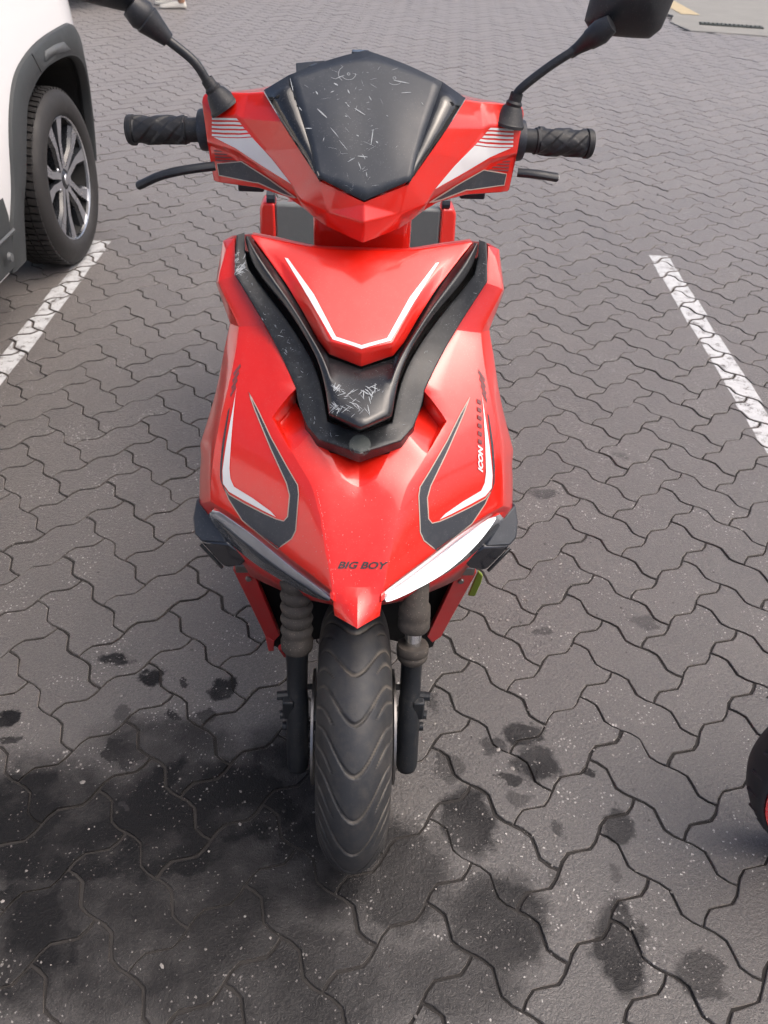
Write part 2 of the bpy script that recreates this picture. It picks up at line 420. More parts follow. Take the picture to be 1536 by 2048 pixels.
# outline of one paver: every grid edge is the same S-curve, so any two cells make a paver
SPROF = [(0, 0), (.15, .062), (.33, .092), (.50, 0), (.67, -.092), (.85, -.062)]
SLOW = [(0, 0), (.29, .092), (.50, 0), (.71, -.092)]
GAP = .0027
def outline(prof):
    c = [(0, 0), (1, 0), (2, 0), (2, 1), (1, 1), (0, 1)]; pts = []
    for k in range(6):
        a = Vector(c[k]); d = Vector(c[(k+1) % 6])-a; nrm = Vector((-d.y, d.x))
        for s, h in prof: pts.append((a+d*s+nrm*h)*L)
    n = len(pts); out = []
    for i in range(n):        # inset by half a joint
        e1 = (pts[i]-pts[i-1]).normalized(); e2 = (pts[(i+1) % n]-pts[i]).normalized()
        n1 = Vector((-e1.y, e1.x)); n2 = Vector((-e2.y, e2.x)); b = (n1+n2).normalized()
        out.append((b/max(.6, b.dot(n1)), pts[i]))
    return out
def inset(ol, d): return [p+b*d for b, p in ol]
OUT_HI, OUT_LO = outline(SPROF), outline(SLOW)
CEN = Vector((1.0*L, .5*L))
def paver_mesh(prof_out, seed):
    rr = random.Random(seed)
    bm = bmesh.new(); j = [rr.uniform(-.0007, .0007) for _ in prof_out]
    r2 = [bm.verts.new(((q-CEN).x, (q-CEN).y, 0)) for q in [p+b*(GAP+.0012+jj) for (b, p), jj in zip(prof_out, j)]]
    r1 = [bm.verts.new(((q-CEN).x, (q-CEN).y, -.0009)) for q in [p+b*(GAP+jj) for (b, p), jj in zip(prof_out, j)]]
    r0_ = [bm.verts.new(((q-CEN).x, (q-CEN).y, -.014)) for q in inset(prof_out, GAP)]
    n = len(r2)
    bm.faces.new(r2)
    for A, B in ((r1, r2), (r0_, r1)):
        for k in range(n): bm.faces.new((A[k], A[(k+1) % n], B[(k+1) % n], B[k]))
    for f in bm.faces: f.smooth = True
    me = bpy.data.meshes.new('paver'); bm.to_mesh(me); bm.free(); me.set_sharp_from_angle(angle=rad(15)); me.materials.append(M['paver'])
    return me
PAVER_MESHES = [paver_mesh(OUT_HI, k) for k in range(5)]
def pave_height(x, y):
    return .0009*math.sin(1.7*x+.6)*math.cos(1.3*y+.4)+.0005*math.sin(3.9*x-1.2*y)
cells = []
def cam_px(x, y):
    d = Vector((x, y, -CAM_H)); z = d.dot(fw)
    if z < .1: return None
    return (384+814.59*d.dot(rt)/z, 512-814.59*d.dot(up)/z, z)
R_ = int(22/L)
for i in range(-R_, R_):
    for j in range(-R_, R_):
        s = (i+j) % 4
        if s == 0: c = lat(i+1, j+.5); a = LA
        elif s == 2: c = lat(i+.5, j+1); a = LA+math.pi/2
        else: continue
        if not (-7.0 < c.x < 7.2 and -1.3 < c.y < 14.2): continue
        if c.y > 10.15 and c.x > 3.05: continue
        cells.append((c.x, c.y, a))
vis = []; rest = []
for c in cells:
    q = cam_px(c[0], c[1])
    if q and -25 < q[0] < 793 and -15 < q[1] < 1060: vis.append((q[2], c))
    else: rest.append(c)
vis.sort(key=lambda v: v[0])
near = [c for _, c in vis[:300]]; rest += [c for _, c in vis[300:]]
PLACED = []
def place(c):
    rr = random.Random(int(c[0]*971)+int(c[1]*7919)*13)
    x, y, a = c
    z = pave_height(x, y)+rr.gauss(0, .0007); tx = max(-.004, min(.004, rr.gauss(0, .002))); ty = max(-.004, min(.004, rr.gauss(0, .002))); da = rr.gauss(0, .006)
    dx, dy = rr.gauss(0, .0006), rr.gauss(0, .0006)
    if (x+1.17)**2+(y-3.95)**2 < .09:      # loose pavers beside the car wheel
        da += rr.uniform(-.035, .035); dx += rr.uniform(-.006, .006); dy += rr.uniform(-.006, .006); tx += rr.uniform(0, .008)
    return Matrix.Translation((x+dx, y+dy, z)) @ Matrix.Rotation(a+da, 4, 'Z') @ Matrix.Rotation(tx, 4, 'X') @ Matrix.Rotation(ty, 4, 'Y')
for k, c in enumerate(near):
    o = bpy.data.objects.new('paver', PAVER_MESHES[k % 5]); COL.objects.link(o); o.parent = pavement
    mw = place(c); o.matrix_local = mw; PLACED.append(mw)
vv = []; ff = []
lo_in = [(q-CEN) for q in inset(OUT_LO, GAP+.0012)]; lo_out = [(q-CEN) for q in inset(OUT_LO, GAP)]
n = len(lo_in)
for c in rest:
    mw = place(c); PLACED.append(mw); b = len(vv)
    vv += [mw @ Vector((q.x, q.y, 0)) for q in lo_in]; vv += [mw @ Vector((q.x, q.y, -.0009)) for q in lo_out]; vv += [mw @ Vector((q.x, q.y, -.012)) for q in lo_out]
    ff.append(tuple(range(b, b+n)))
    for r_ in (0, 1):
        for k in range(n): ff.append((b+(r_+1)*n+k, b+(r_+1)*n+(k+1) % n, b+r_*n+(k+1) % n, b+r_*n+k))
me = bpy.data.meshes.new('paver_field'); me.from_pydata(vv, [], ff); me.update(); me.set_sharp_from_angle(angle=rad(15))
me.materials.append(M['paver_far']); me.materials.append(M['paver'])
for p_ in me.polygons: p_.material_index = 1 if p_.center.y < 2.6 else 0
tag(link('paver_field', me, None, pavement), kind='stuff')

# painted parking lines: paint lies on the paver tops only, worn through in places
t = NT('worn_white_line_paint'); p = t.pos()
wear = t.math('ADD', t.math('MULTIPLY', t.noise(p, 26, 5, .7), .62), t.math('MULTIPLY', t.noise(p, 210, 3, .7), .42))
tr = t.n('ShaderNodeBsdfTransparent'); mx = t.n('ShaderNodeMixShader')
t.l(t.mix(t.noise(p, 40, 4), (.42, .43, .44), (.62, .63, .63)), t.b.inputs['Base Color']); t.b.inputs['Roughness'].default_value = .7
t.bump(t.noise(p, 300, 3), .3, .002)
t.l(t.math('GREATER_THAN', wear, .575), mx.inputs[0]); t.l(t.b.outputs[0], mx.inputs[1]); t.l(tr.outputs[0], mx.inputs[2]); t.l(mx.outputs[0], t.out.inputs[0])
M['line_paint'] = t.m
def clip(poly, f):
    out = []
    for i in range(len(poly)):
        a, b = poly[i-1], poly[i]; fa, fb = f(a), f(b)
        if (fa >= 0) != (fb >= 0): out.append(a+(b-a)*(fa/(fa-fb)))
        if fb >= 0: out.append(b)
    return out
def paint_line(name, x0, x1, y0, y1, label, fn=None):
    vv = []; ff = []; rr = random.Random(3)
    full = [(q-CEN) for q in inset(OUT_HI, GAP+.0030)]
    for mw in PLACED:
        c = mw.translation
        if not (x0-.2 < c.x < x1+.2 and y0-.2 < c.y < y1+.2): continue
        pl = [mw @ Vector((q.x, q.y, .0005)) for q in full]
        e = [rr.uniform(-.005, .005) for _ in range(4)]
        for f in (lambda v: v.x-x0-e[0]-.004*math.sin(v.y*60), lambda v: x1+e[1]-v.x+.004*math.sin(v.y*47), lambda v: v.y-y0-e[2], lambda v: y1+e[3]-v.y):
            pl = clip(pl, f) if len(pl) > 2 else pl
        if len(pl) < 3: continue
        b = len(vv); vv += pl; ff.append(tuple(range(b, b+len(pl))))
    me = bpy.data.meshes.new(name); me.from_pydata(vv, [], ff); me.update()
    return tag(link(name, me, 'line_paint'), label, 'parking line', 'white lines between the parking bays')
paint_line('parking_line', -1.372, -1.288, -1.2, 3.63, 'worn white painted line beside the white car and under its tyre')
paint_line('parking_line', 1.178, 1.268, -1.2, 3.70, 'worn white painted line on bare paving to the right of the scooter')

# loose grit lying on the pavers
rr = random.Random(11); vv = []; ff = []
def pebble(x, y, s):
    z = pave_height(x, y)+.0004; b = len(vv)
    a = rr.uniform(0, 6.28); sx, sy, sz = s*rr.uniform(.7, 1.3), s*rr.uniform(.6, 1.1), s*rr.uniform(.4, .8)
    for (px, py, pz) in ((1, 0, .3), (.2, .9, .25), (-.9, .4, .35), (-.6, -.8, .3), (.5, -.9, .25), (.1, .1, 1), (0, 0, -.3)):
        px *= sx*rr.uniform(.8, 1.2); py *= sy*rr.uniform(.8, 1.2)
        vv.append((x+px*math.cos(a)-py*math.sin(a), y+px*math.sin(a)+py*math.cos(a), z+pz*sz))
    for k in range(5): ff.append((b+k, b+(k+1) % 5, b+5)); ff.append((b+(k+1) % 5, b+k, b+6))
for cx, cy, sx, sy, k in ((.48, 1.62, .14, .10, 260), (.36, 1.36, .10, .06, 150), (.62, 1.9, .3, .25, 260), (.25, .95, .12, .12, 160), (-.30, 1.20, .10, .08, 130), (.5, .7, .35, .3, 300), (-.5, .8, .35, .3, 330), (.0, 2.5, 1.4, 1.0, 500), (-.7, 1.9, .4, .4, 220)):
    for _ in range(k): pebble(rr.gauss(cx, sx), rr.gauss(cy, sy), abs(rr.gauss(0, .0013))+.0007)
me = bpy.data.meshes.new('grit'); me.from_pydata(vv, [], ff); me.update()
t = NT('pale_grit'); g = t.n('ShaderNodeNewGeometry').outputs['Random Per Island']
t.l(t.mix(g, (.06, .057, .055), (.36, .34, .32)), t.b.inputs['Base Color']); t.b.inputs['Roughness'].default_value = .9
tag(link('grit', me, t.m), 'loose pale grit scattered over the pavers', 'grit', kind='stuff')

# concrete apron with a drain, beyond the paving
ap = [(3.10, 10.15), (3.35, 10.12), (3.6, 10.06), (3.9, 9.98), (4.4, 9.93), (5.2, 9.85), (7.6, 9.7), (7.6, 16), (1.6, 16), (2.9, 12.2), (3.18, 11.2), (3.02, 10.7)]
o = finish('concrete_apron', slab([(x, y, .012) for x, y in ap], (0, 0, -.05)), 'apron', bevel=.008); tag(o, kind='structure')
dg = empty('drain_grate', (3.66, 10.55, .013), (0, 0, rad(-12)))
tag(dg, 'grey green slotted drain grate set in the concrete apron', 'drain')
bm = bmesh.new(); add_box(bm, (-.34, -.07, 0), (.34, -.045, .012)); add_box(bm, (-.34, .045, 0), (.34, .07, .012)); finish('frame', bm, 'grate', dg)
for k in range(15):
    x = -.32+k*.045; bm = bmesh.new(); add_box(bm, (x, -.046, .001), (x+.022, .046, .014)); finish('slat', bm, 'grate', dg)
finish('gully', bm_poly([(-.34, -.07, .0012), (.34, -.07, .0012), (.34, .07, .0012), (-.34, .07, .0012)], [(0, 1, 2, 3)]), 'liner', dg, recalc=False)
o = finish('painted_mark', bm_poly([(3.30, 11.30, .0165), (3.52, 11.28, .0165), (3.50, 12.9, .0165), (3.28, 12.9, .0165)], [(0, 1, 2, 3)]), 'yellow_paint', recalc=False)
tag(o, 'faded cream painted mark on the concrete behind the right mirror', 'painted mark')

# ------------------------------------------------------------------ the scooter
V = {
 'oc0':(-0.198, 0.3, 0.9586),
 'oc1':(-0.2109, 0.275, 0.9218),
 'oc2':(-0.1806, 0.2506, 0.8617),
 'oc3':(-0.187, 0.2126, 0.8249),
 'oc4':(-0.1952, 0.1892, 0.797),
 'oc5':(-0.2052, 0.1654, 0.7633),
 'oc6':(-0.2136, 0.1441, 0.7269),
 'oc7':(-0.2188, 0.1307, 0.6991),
 'oc8':(-0.2228, 0.1197, 0.6708),
 'oc9':(-0.2249, 0.1106, 0.6425),
 'oct':(-0.1913, 0.312, 0.9705),
 'so0':(-0.2052, 0.325, 0.9622),
 'so1':(-0.2192, 0.305, 0.9062),
 'so2':(-0.1973, 0.275, 0.8549),
 'so3':(-0.2079, 0.265, 0.8197),
 'so4':(-0.2173, 0.25, 0.7759),
 'so5':(-0.2292, 0.232, 0.7354),
 'so6':(-0.2522, 0.215, 0.6739),
 'so7':(-0.2494, 0.2, 0.6564),
 'so8':(-0.2524, 0.185, 0.6358),
 'so9':(-0.2516, 0.155, 0.5997),
 'so10':(-0.2359, 0.135, 0.5948),
 'ib0':(-0.1855, 0.308, 0.9737),
 'ib1':(-0.1834, 0.274, 0.9306),
 'ib1b':(-0.1661, 0.265, 0.9036),
 'ib2':(-0.1412, 0.2428, 0.8698),
 'ib3':(-0.1156, 0.1996, 0.8453),
 'ib4':(-0.092, 0.1529, 0.8168),
 'ib5':(-0.1256, 0.1345, 0.7798),
 'ib6':(-0.0957, 0.0883, 0.7505),
 'ib7':(-0.0778, 0.0622, 0.7349),
 'ib8':(-0.0638, 0.0433, 0.7248),
 'ic9':(-0.0547, 0.0144, 0.6971),
 'ic10':(-0.0448, -0.0201, 0.6582),
 'ic11':(-0.0365, -0.0477, 0.6215),
 'nc':(-0.0318, -0.068, 0.5827),
 'b4':(-0.0945, 0.178, 0.7773),
 'b5':(-0.1175, 0.15, 0.7597),
 'k6':(-0.0674, 0.112, 0.7719),
 'k7':(-0.0418, 0.085, 0.754),
 'k8':(-0.0235, 0.0493, 0.7325),
 'le1':(-0.1713, 0.0715, 0.6385),
 'le2':(-0.1166, 0.0235, 0.6246),
 'le3':(-0.0772, -0.0119, 0.6196),
 'le4':(-0.035, -0.0525, 0.6144),
 'm6':(-0.1551, 0.1213, 0.7438),
 'm7':(-0.1494, 0.0996, 0.7194),
 'm8':(-0.1431, 0.075, 0.688),
 'm9':(-0.1012, 0.0339, 0.671),
 'ht0':(-0.2189, 0.112, 0.6278),
 'ht1':(-0.1573, 0.07, 0.6116),
 'ht2':(-0.0992, 0.028, 0.585),
 'ht3':(-0.0377, -0.026, 0.5761),
 'hb0':(-0.2336, 0.128, 0.6006),
 'hb1':(-0.2176, 0.118, 0.5724),
 'hb2':(-0.1789, 0.088, 0.5524),
 'hb3':(-0.1326, 0.058, 0.5396),
 'hb4':(-0.0908, 0.028, 0.5394),
 'hb5':(-0.0579, 0.004, 0.5414),
 'hb6':(-0.0409, -0.014, 0.5577),
 'lb0':(-0.1846, 0.112, 0.5185),
 'lb1':(-0.1739, 0.112, 0.4831),
 'lb2':(-0.1244, 0.082, 0.4812),
 'lb3':(-0.072, 0.038, 0.5014),
 'lb4':(-0.0345, -0.004, 0.5382),
 'ts0':(-0.2564, 0.16, 0.6068),
 'ts1':(-0.26, 0.135, 0.5882),
 'ts2':(-0.2562, 0.115, 0.5732),
 'ts3':(-0.2453, 0.105, 0.5654),
 'ts4':(-0.2018, 0.1, 0.5664),
 'ts5':(-0.2317, 0.125, 0.599),
 'tb0':(-0.2462, 0.108, 0.5607),
 'tb1':(-0.214, 0.098, 0.519),
 'tb2':(-0.2044, 0.096, 0.5177),
 'tb3':(-0.1833, 0.095, 0.5223),
 'tb4':(-0.1711, 0.095, 0.5387),
 'tb5':(-0.2015, 0.098, 0.5671),
 'st0':(-0.2076, 0.15, 0.4626),
 'st1':(-0.1763, 0.13, 0.4999),
 'st2':(-0.1643, 0.135, 0.4449),
 'st3':(-0.137, 0.17, 0.2783),
 'st4':(-0.1495, 0.175, 0.2547),
 'st5':(-0.1683, 0.195, 0.2504),
 'st6':(-0.1645, 0.2, 0.1991),
 'st7':(-0.1529, 0.185, 0.2164),
 'vo_t0':(-0.1815, 0.302, 0.9804),
 'vo_t1':(-0.1703, 0.306, 0.983),
 'vo0':(-0.1833, 0.285, 0.959),
 'vo1':(-0.1835, 0.266, 0.9363),
 'vo2':(-0.1644, 0.252, 0.9103),
 'vo3':(-0.1397, 0.23, 0.8762),
 'vo4':(-0.1154, 0.198, 0.8462),
 'vo5':(-0.0919, 0.152, 0.819),
 'vo6':(-0.0892, 0.135, 0.8038),
 'vo7':(-0.0755, 0.108, 0.7845),
 'vo8':(-0.0579, 0.085, 0.7767),
 'vo9':(-0.0605, 0.094, 0.7586),
 'vi0':(-0.1695, 0.292, 0.9626),
 'vi1':(-0.1648, 0.276, 0.9432),
 'vi2':(-0.1405, 0.262, 0.915),
 'vi3':(-0.1063, 0.232, 0.8841),
 'vi4':(-0.0755, 0.196, 0.8524),
 'vi5':(-0.0563, 0.155, 0.8312),
 'vi6':(-0.0452, 0.108, 0.7911),
 'wo0':(-0.1692, 0.298, 0.9765),
 'wo1':(-0.1608, 0.272, 0.9546),
 'wo2':(-0.1384, 0.248, 0.9326),
 'wo3':(-0.1081, 0.22, 0.9121),
 'wo4':(-0.0807, 0.184, 0.8868),
 'wo5':(-0.0608, 0.152, 0.8669),
 'wo6':(-0.0496, 0.122, 0.8433),
 'wo7':(-0.0438, 0.084, 0.8171),
 'wi0':(-0.1623, 0.302, 0.9789),
 'wi1':(-0.1399, 0.28, 0.9587),
 'wi2':(-0.1095, 0.25, 0.9311),
 'wi3':(-0.0819, 0.214, 0.9004),
 'wi4':(-0.0619, 0.184, 0.8764),
 'wi5':(-0.0458, 0.164, 0.8624),
 'wm5':(-0.0517, 0.15, 0.8682),
 'wm6':(-0.0398, 0.116, 0.847),
 'wm7':(-0.0376, 0.078, 0.8242),
 'rt0':(-0.161, 0.304, 0.9803),
 'rt1':(-0.1179, 0.3018, 0.9745),
 'rt2':(-0.0677, 0.2896, 0.9689),
 'rm0':(-0.1243, 0.2858, 0.965),
 'rm1':(-0.0789, 0.2232, 0.9303),
 'rm2':(-0.0421, 0.154, 0.8909),
 're1':(-0.1093, 0.248, 0.9334),
 're2':(-0.0818, 0.212, 0.9029),
 're3':(-0.0618, 0.182, 0.879),
 're4':(-0.0451, 0.162, 0.8674),
 'rs0':(-0.1116, 0.276, 0.9611),
 'rs1':(-0.0756, 0.226, 0.9291),
 'rs2':(-0.0402, 0.16, 0.8924),
 'ct0':(-0.2343, 0.445, 1.133),
 'ct1':(-0.1916, 0.425, 1.1408),
 'ct2':(-0.1657, 0.41, 1.1442),
 'ct3':(-0.1423, 0.395, 1.1495),
 'cl0':(-0.2372, 0.44, 1.1261),
 'cl1':(-0.2321, 0.425, 1.0733),
 'cl2':(-0.227, 0.425, 1.0152),
 'cr0':(-0.2215, 0.425, 1.1093),
 'cr1':(-0.1827, 0.4, 1.1165),
 'cr2':(-0.1725, 0.395, 1.1134),
 'cr3':(-0.1006, 0.325, 1.046),
 'cm1':(-0.1876, 0.4, 1.0689),
 'cm2':(-0.1455, 0.368, 1.0544),
 'cm3':(-0.1011, 0.33, 1.0409),
 'cn0':(-0.2319, 0.43, 1.067),
 'cn1':(-0.1887, 0.405, 1.0626),
 'cn2':(-0.1463, 0.373, 1.0487),
 'cb0':(-0.2135, 0.415, 1.0165),
 'cb1':(-0.1554, 0.385, 1.0205),
 'cb2':(-0.1095, 0.35, 1.0195),
 'cb3':(-0.0854, 0.33, 1.0111),
 'cb4':(-0.0691, 0.318, 1.0021),
 'cb5':(-0.052, 0.3, 0.9968),
 'cw0':(-0.0689, 0.298, 1.0721),
 'cw1':(-0.0603, 0.285, 1.0611),
 'cd0':(-0.0897, 0.312, 1.0297),
 'cd1':(-0.0513, 0.278, 1.0264),
 'ws0':(-0.1413, 0.392, 1.1501),
 'ws1':(-0.1072, 0.392, 1.1696),
 'ws2':(-0.0937, 0.358, 1.1415),
 'ws3':(-0.0732, 0.312, 1.098),
 'ws4':(-0.0643, 0.284, 1.0692),
 'ws5':(-0.0547, 0.415, 1.1871),
 'wso1':(-0.1158, 0.352, 1.1224),
 'wso2':(-0.0914, 0.322, 1.0967),
 'rb0':(-0.2202, 0.98, 0.804),
 'rb1':(-0.1846, 0.98, 0.8095),
 'rb2':(-0.0999, 0.98, 0.7769),
 'rb3':(-0.2256, 0.98, 0.7044),
 'col0':(-0.0733, 0.345, 0.9903),
 'col1':(-0.0738, 0.345, 0.9511),
 'bt0':(-0.2062, 0.425, 1.1284),
 'bt1':(-0.22, 0.425, 1.1495),
 'sk0':(-0.225, 0.425, 1.1557),
 'sk1':(-0.2333, 0.424, 1.1702),
 'sk2':(-0.2451, 0.424, 1.1835),
 'sk3':(-0.2729, 0.424, 1.2039),
 'sc0':(-0.2747, 0.424, 1.2056),
 'sc1':(-0.2998, 0.42, 1.2296),
 'sh0':(-0.3085, 0.42, 1.2339),
 'sh1':(-0.337, 0.42, 1.2386),
 'gr0':(-0.2486, 0.47, 1.0774),
 'gr1':(-0.3629, 0.48, 1.0709),
 'grin':(-0.2548, 0.47, 1.0758),
 'lv0':(-0.2194, 0.4, 1.0461),
 'lv1':(-0.2632, 0.395, 1.0404),
 'lv2':(-0.3022, 0.4, 1.029),
 'lv3':(-0.3377, 0.41, 1.011),
 'fk0':(-0.0945, 0.06, 0.4945),
 'fk1':(-0.0934, 0.02, 0.4214),
 'fk2':(-0.0952, -0.033, 0.1682),
 'bt0r':(0.2142, 0.425, 1.1211),
 'bt1r':(0.2186, 0.425, 1.1475),
 'sk0r':(0.2194, 0.425, 1.1521),
 'sk1r':(0.2283, 0.424, 1.1644),
 'sk2r':(0.2615, 0.424, 1.1913),
 'sk3r':(0.2965, 0.424, 1.2145),
 'sc0r':(0.2965, 0.424, 1.2145),
 'sc1r':(0.3173, 0.42, 1.23),
 'mr0':(0.3082, 0.415, 1.2449),
 'mr1':(0.3124, 0.42, 1.2737),
 'mr2':(0.34, 0.41, 1.2276),
 'mr3':(0.4016, 0.42, 1.2258),
 'mr4':(0.4153, 0.42, 1.2385),
 'mr5':(0.4239, 0.425, 1.2773),
 'mr6':(0.3838, 0.4, 1.2788),
 'gr0r':(0.247, 0.47, 1.0794),
 'gr1r':(0.3607, 0.48, 1.0755),
 'lv0r':(0.2316, 0.4, 1.0519),
 'lv1r':(0.2611, 0.395, 1.0515),
 'lv2r':(0.2918, 0.4, 1.0466),
 'clip0':(0.2107, 0.15, 0.4659),
 'clip1':(0.2197, 0.15, 0.4554),
 'clip2':(0.219, 0.152, 0.4343),
 'clip3':(0.2137, 0.16, 0.3955),
 'clip4':(0.2021, 0.165, 0.3916),
 'c_tip':(0.0, -0.1, 0.5911),
 'c4':(0.0, -0.0482, 0.6186),
 'c3':(0.0, -0.0186, 0.6576),
 'c2':(0.0, 0.0167, 0.6964),
 'c1':(0.0, 0.0453, 0.7229),
 'kc':(0.0, 0.088, 0.7416),
 'vo_c':(0.0, 0.052, 0.7773),
 'vo_cb':(0.0, 0.066, 0.7504),
 'vi_c':(0.0, 0.092, 0.7817),
 'wo_c':(0.0, 0.056, 0.8113),
 'wi_c':(0.0, 0.148, 0.8534),
 'wm_c':(0.0, 0.05, 0.82),
 'rt_c':(0.0, 0.2893, 0.9695),
 'rm_c':(0.0, 0.1444, 0.8857),
 're_c':(0.0, 0.146, 0.8577),
 'rs_c':(0.0, 0.14, 0.8918),
 'cw_c':(0.0, 0.258, 1.0444),
 'cd_c':(0.0, 0.246, 1.0235),
 'cb_c':(0.0, 0.27, 0.9859),
 'ws_c':(0.0, 0.262, 1.0464),
 'ws_ct':(0.0, 0.428, 1.1985),
 'ws_cm':(0.0, 0.345, 1.13),
}
DE = {
 'side_white':[(-0.1805, 0.1834, 0.7983), (-0.1825, 0.1739, 0.7861), (-0.1871, 0.1407, 0.7422), (-0.1902, 0.116, 0.7012), (-0.1888, 0.1079, 0.6878), (-0.1833, 0.0998, 0.6792), (-0.154, 0.0765, 0.6765), (-0.1263, 0.054, 0.6708), (-0.1179, 0.045, 0.6671), (-0.1363, 0.0592, 0.6664), (-0.1668, 0.0821, 0.6671), (-0.1915, 0.1003, 0.6693), (-0.201, 0.1099, 0.6768), (-0.2014, 0.1187, 0.6943), (-0.1948, 0.1378, 0.7325), (-0.1853, 0.1659, 0.7756)],
 'side_dark':[(-0.1918, 0.0951, 0.6582), (-0.1713, 0.0715, 0.6385), (-0.1166, 0.0235, 0.6246), (-0.0945, 0.0185, 0.6495), (-0.0885, 0.0203, 0.6632), (-0.0847, 0.0476, 0.7078), (-0.0863, 0.0558, 0.7175), (-0.1013, 0.0773, 0.7312), (-0.1274, 0.1164, 0.7573), (-0.1477, 0.1504, 0.7819), (-0.1621, 0.1728, 0.7966), (-0.1523, 0.1522, 0.7807), (-0.127, 0.1054, 0.7449), (-0.1025, 0.0648, 0.713), (-0.0979, 0.0528, 0.7008), (-0.1005, 0.0364, 0.6755), (-0.1064, 0.0358, 0.6675), (-0.1178, 0.0435, 0.6646), (-0.1364, 0.0576, 0.663), (-0.167, 0.0804, 0.6628), (-0.1916, 0.0984, 0.6651), (-0.1995, 0.1066, 0.6718)],
 'side_line':[(-0.1907, 0.1671, 0.7739), (-0.1936, 0.1645, 0.7693), (-0.2011, 0.1422, 0.7338), (-0.2052, 0.1255, 0.7031), (-0.2057, 0.1153, 0.6819), (-0.1988, 0.1044, 0.6679), (-0.1918, 0.0951, 0.6582), (-0.1995, 0.1066, 0.6718), (-0.2033, 0.1133, 0.6807), (-0.203, 0.1194, 0.6938), (-0.1987, 0.1367, 0.7278)],
 'hatch0':[(-0.1762, 0.2076, 0.8246), (-0.1754, 0.2038, 0.821), (-0.1856, 0.1964, 0.8091), (-0.1866, 0.2006, 0.8125)],
 'hatch1':[(-0.1784, 0.2011, 0.8166), (-0.1775, 0.197, 0.8131), (-0.1868, 0.1892, 0.8014), (-0.1877, 0.1931, 0.8051)],
 'hatch2':[(-0.1805, 0.1939, 0.8089), (-0.1796, 0.1899, 0.8054), (-0.1881, 0.1828, 0.7934), (-0.189, 0.1864, 0.7971)],
 'hatch3':[(-0.1826, 0.187, 0.8011), (-0.1817, 0.1833, 0.7975), (-0.1895, 0.1766, 0.7851), (-0.1903, 0.1802, 0.7889)],
 'v_stripe':[(-0.1115, 0.2745, 0.9602), (-0.0753, 0.2181, 0.926), (-0.0401, 0.1588, 0.8923), (0.0, 0.142, 0.8892), (0.0, 0.1444, 0.8933), (-0.0354, 0.1625, 0.8943), (-0.0677, 0.2226, 0.9279), (-0.1065, 0.2732, 0.9594)],
 'cowl_white':[(-0.2204, 0.4196, 1.0813), (-0.1598, 0.3826, 1.0916), (-0.1302, 0.3565, 1.0699), (-0.102, 0.3255, 1.0478), (-0.1423, 0.3656, 1.0565), (-0.1874, 0.4003, 1.0723)],
 'cowl_bar0':[(-0.2215, 0.4243, 1.1068), (-0.1826, 0.3996, 1.1131), (-0.1797, 0.398, 1.1105), (-0.2216, 0.4238, 1.1041)],
 'cowl_bar1':[(-0.2218, 0.4235, 1.1014), (-0.1782, 0.3971, 1.1084), (-0.1752, 0.3951, 1.1059), (-0.2221, 0.4233, 1.0987)],
 'cowl_bar2':[(-0.2223, 0.4231, 1.0959), (-0.1739, 0.3939, 1.1038), (-0.1709, 0.3916, 1.1014), (-0.2225, 0.4229, 1.0931)],
 'cowl_bar3':[(-0.2227, 0.4227, 1.0904), (-0.1686, 0.3898, 1.0996), (-0.1655, 0.3874, 1.0972), (-0.2229, 0.4224, 1.0876)],
 'cowl_bar4':[(-0.2231, 0.422, 1.0849), (-0.1639, 0.386, 1.0952), (-0.1609, 0.3835, 1.0928), (-0.2233, 0.4216, 1.0822)],
 'cowl_black':[(-0.2188, 0.4212, 1.0429), (-0.1797, 0.3981, 1.055), (-0.1359, 0.3654, 1.0407), (-0.0953, 0.3335, 1.0246), (-0.1547, 0.3826, 1.0299), (-0.2169, 0.4189, 1.0269)],
 'cowl_dbar0':[(-0.2225, 0.4241, 1.0621), (-0.2119, 0.4182, 1.0628), (-0.2084, 0.4163, 1.0615), (-0.222, 0.4237, 1.0597)],
 'cowl_dbar1':[(-0.2221, 0.4237, 1.0577), (-0.2031, 0.4134, 1.0599), (-0.1996, 0.4113, 1.0587), (-0.2216, 0.4233, 1.0553)],
 'cowl_dbar2':[(-0.2218, 0.4233, 1.0533), (-0.1961, 0.4091, 1.0568), (-0.1926, 0.4068, 1.0557), (-0.2213, 0.4229, 1.0508)],
 'cowl_dbar3':[(-0.2215, 0.423, 1.0489), (-0.1891, 0.4044, 1.0539), (-0.1856, 0.4019, 1.0528), (-0.221, 0.4226, 1.0464)],
 'text_pos':[(0.0035, -0.0288, 0.6425)],
 'txt_line':[(0.1778, 0.1059, 0.7074), (0.1771, 0.1246, 0.7359), (0.1761, 0.1425, 0.7593), (0.1741, 0.1637, 0.785)],
}
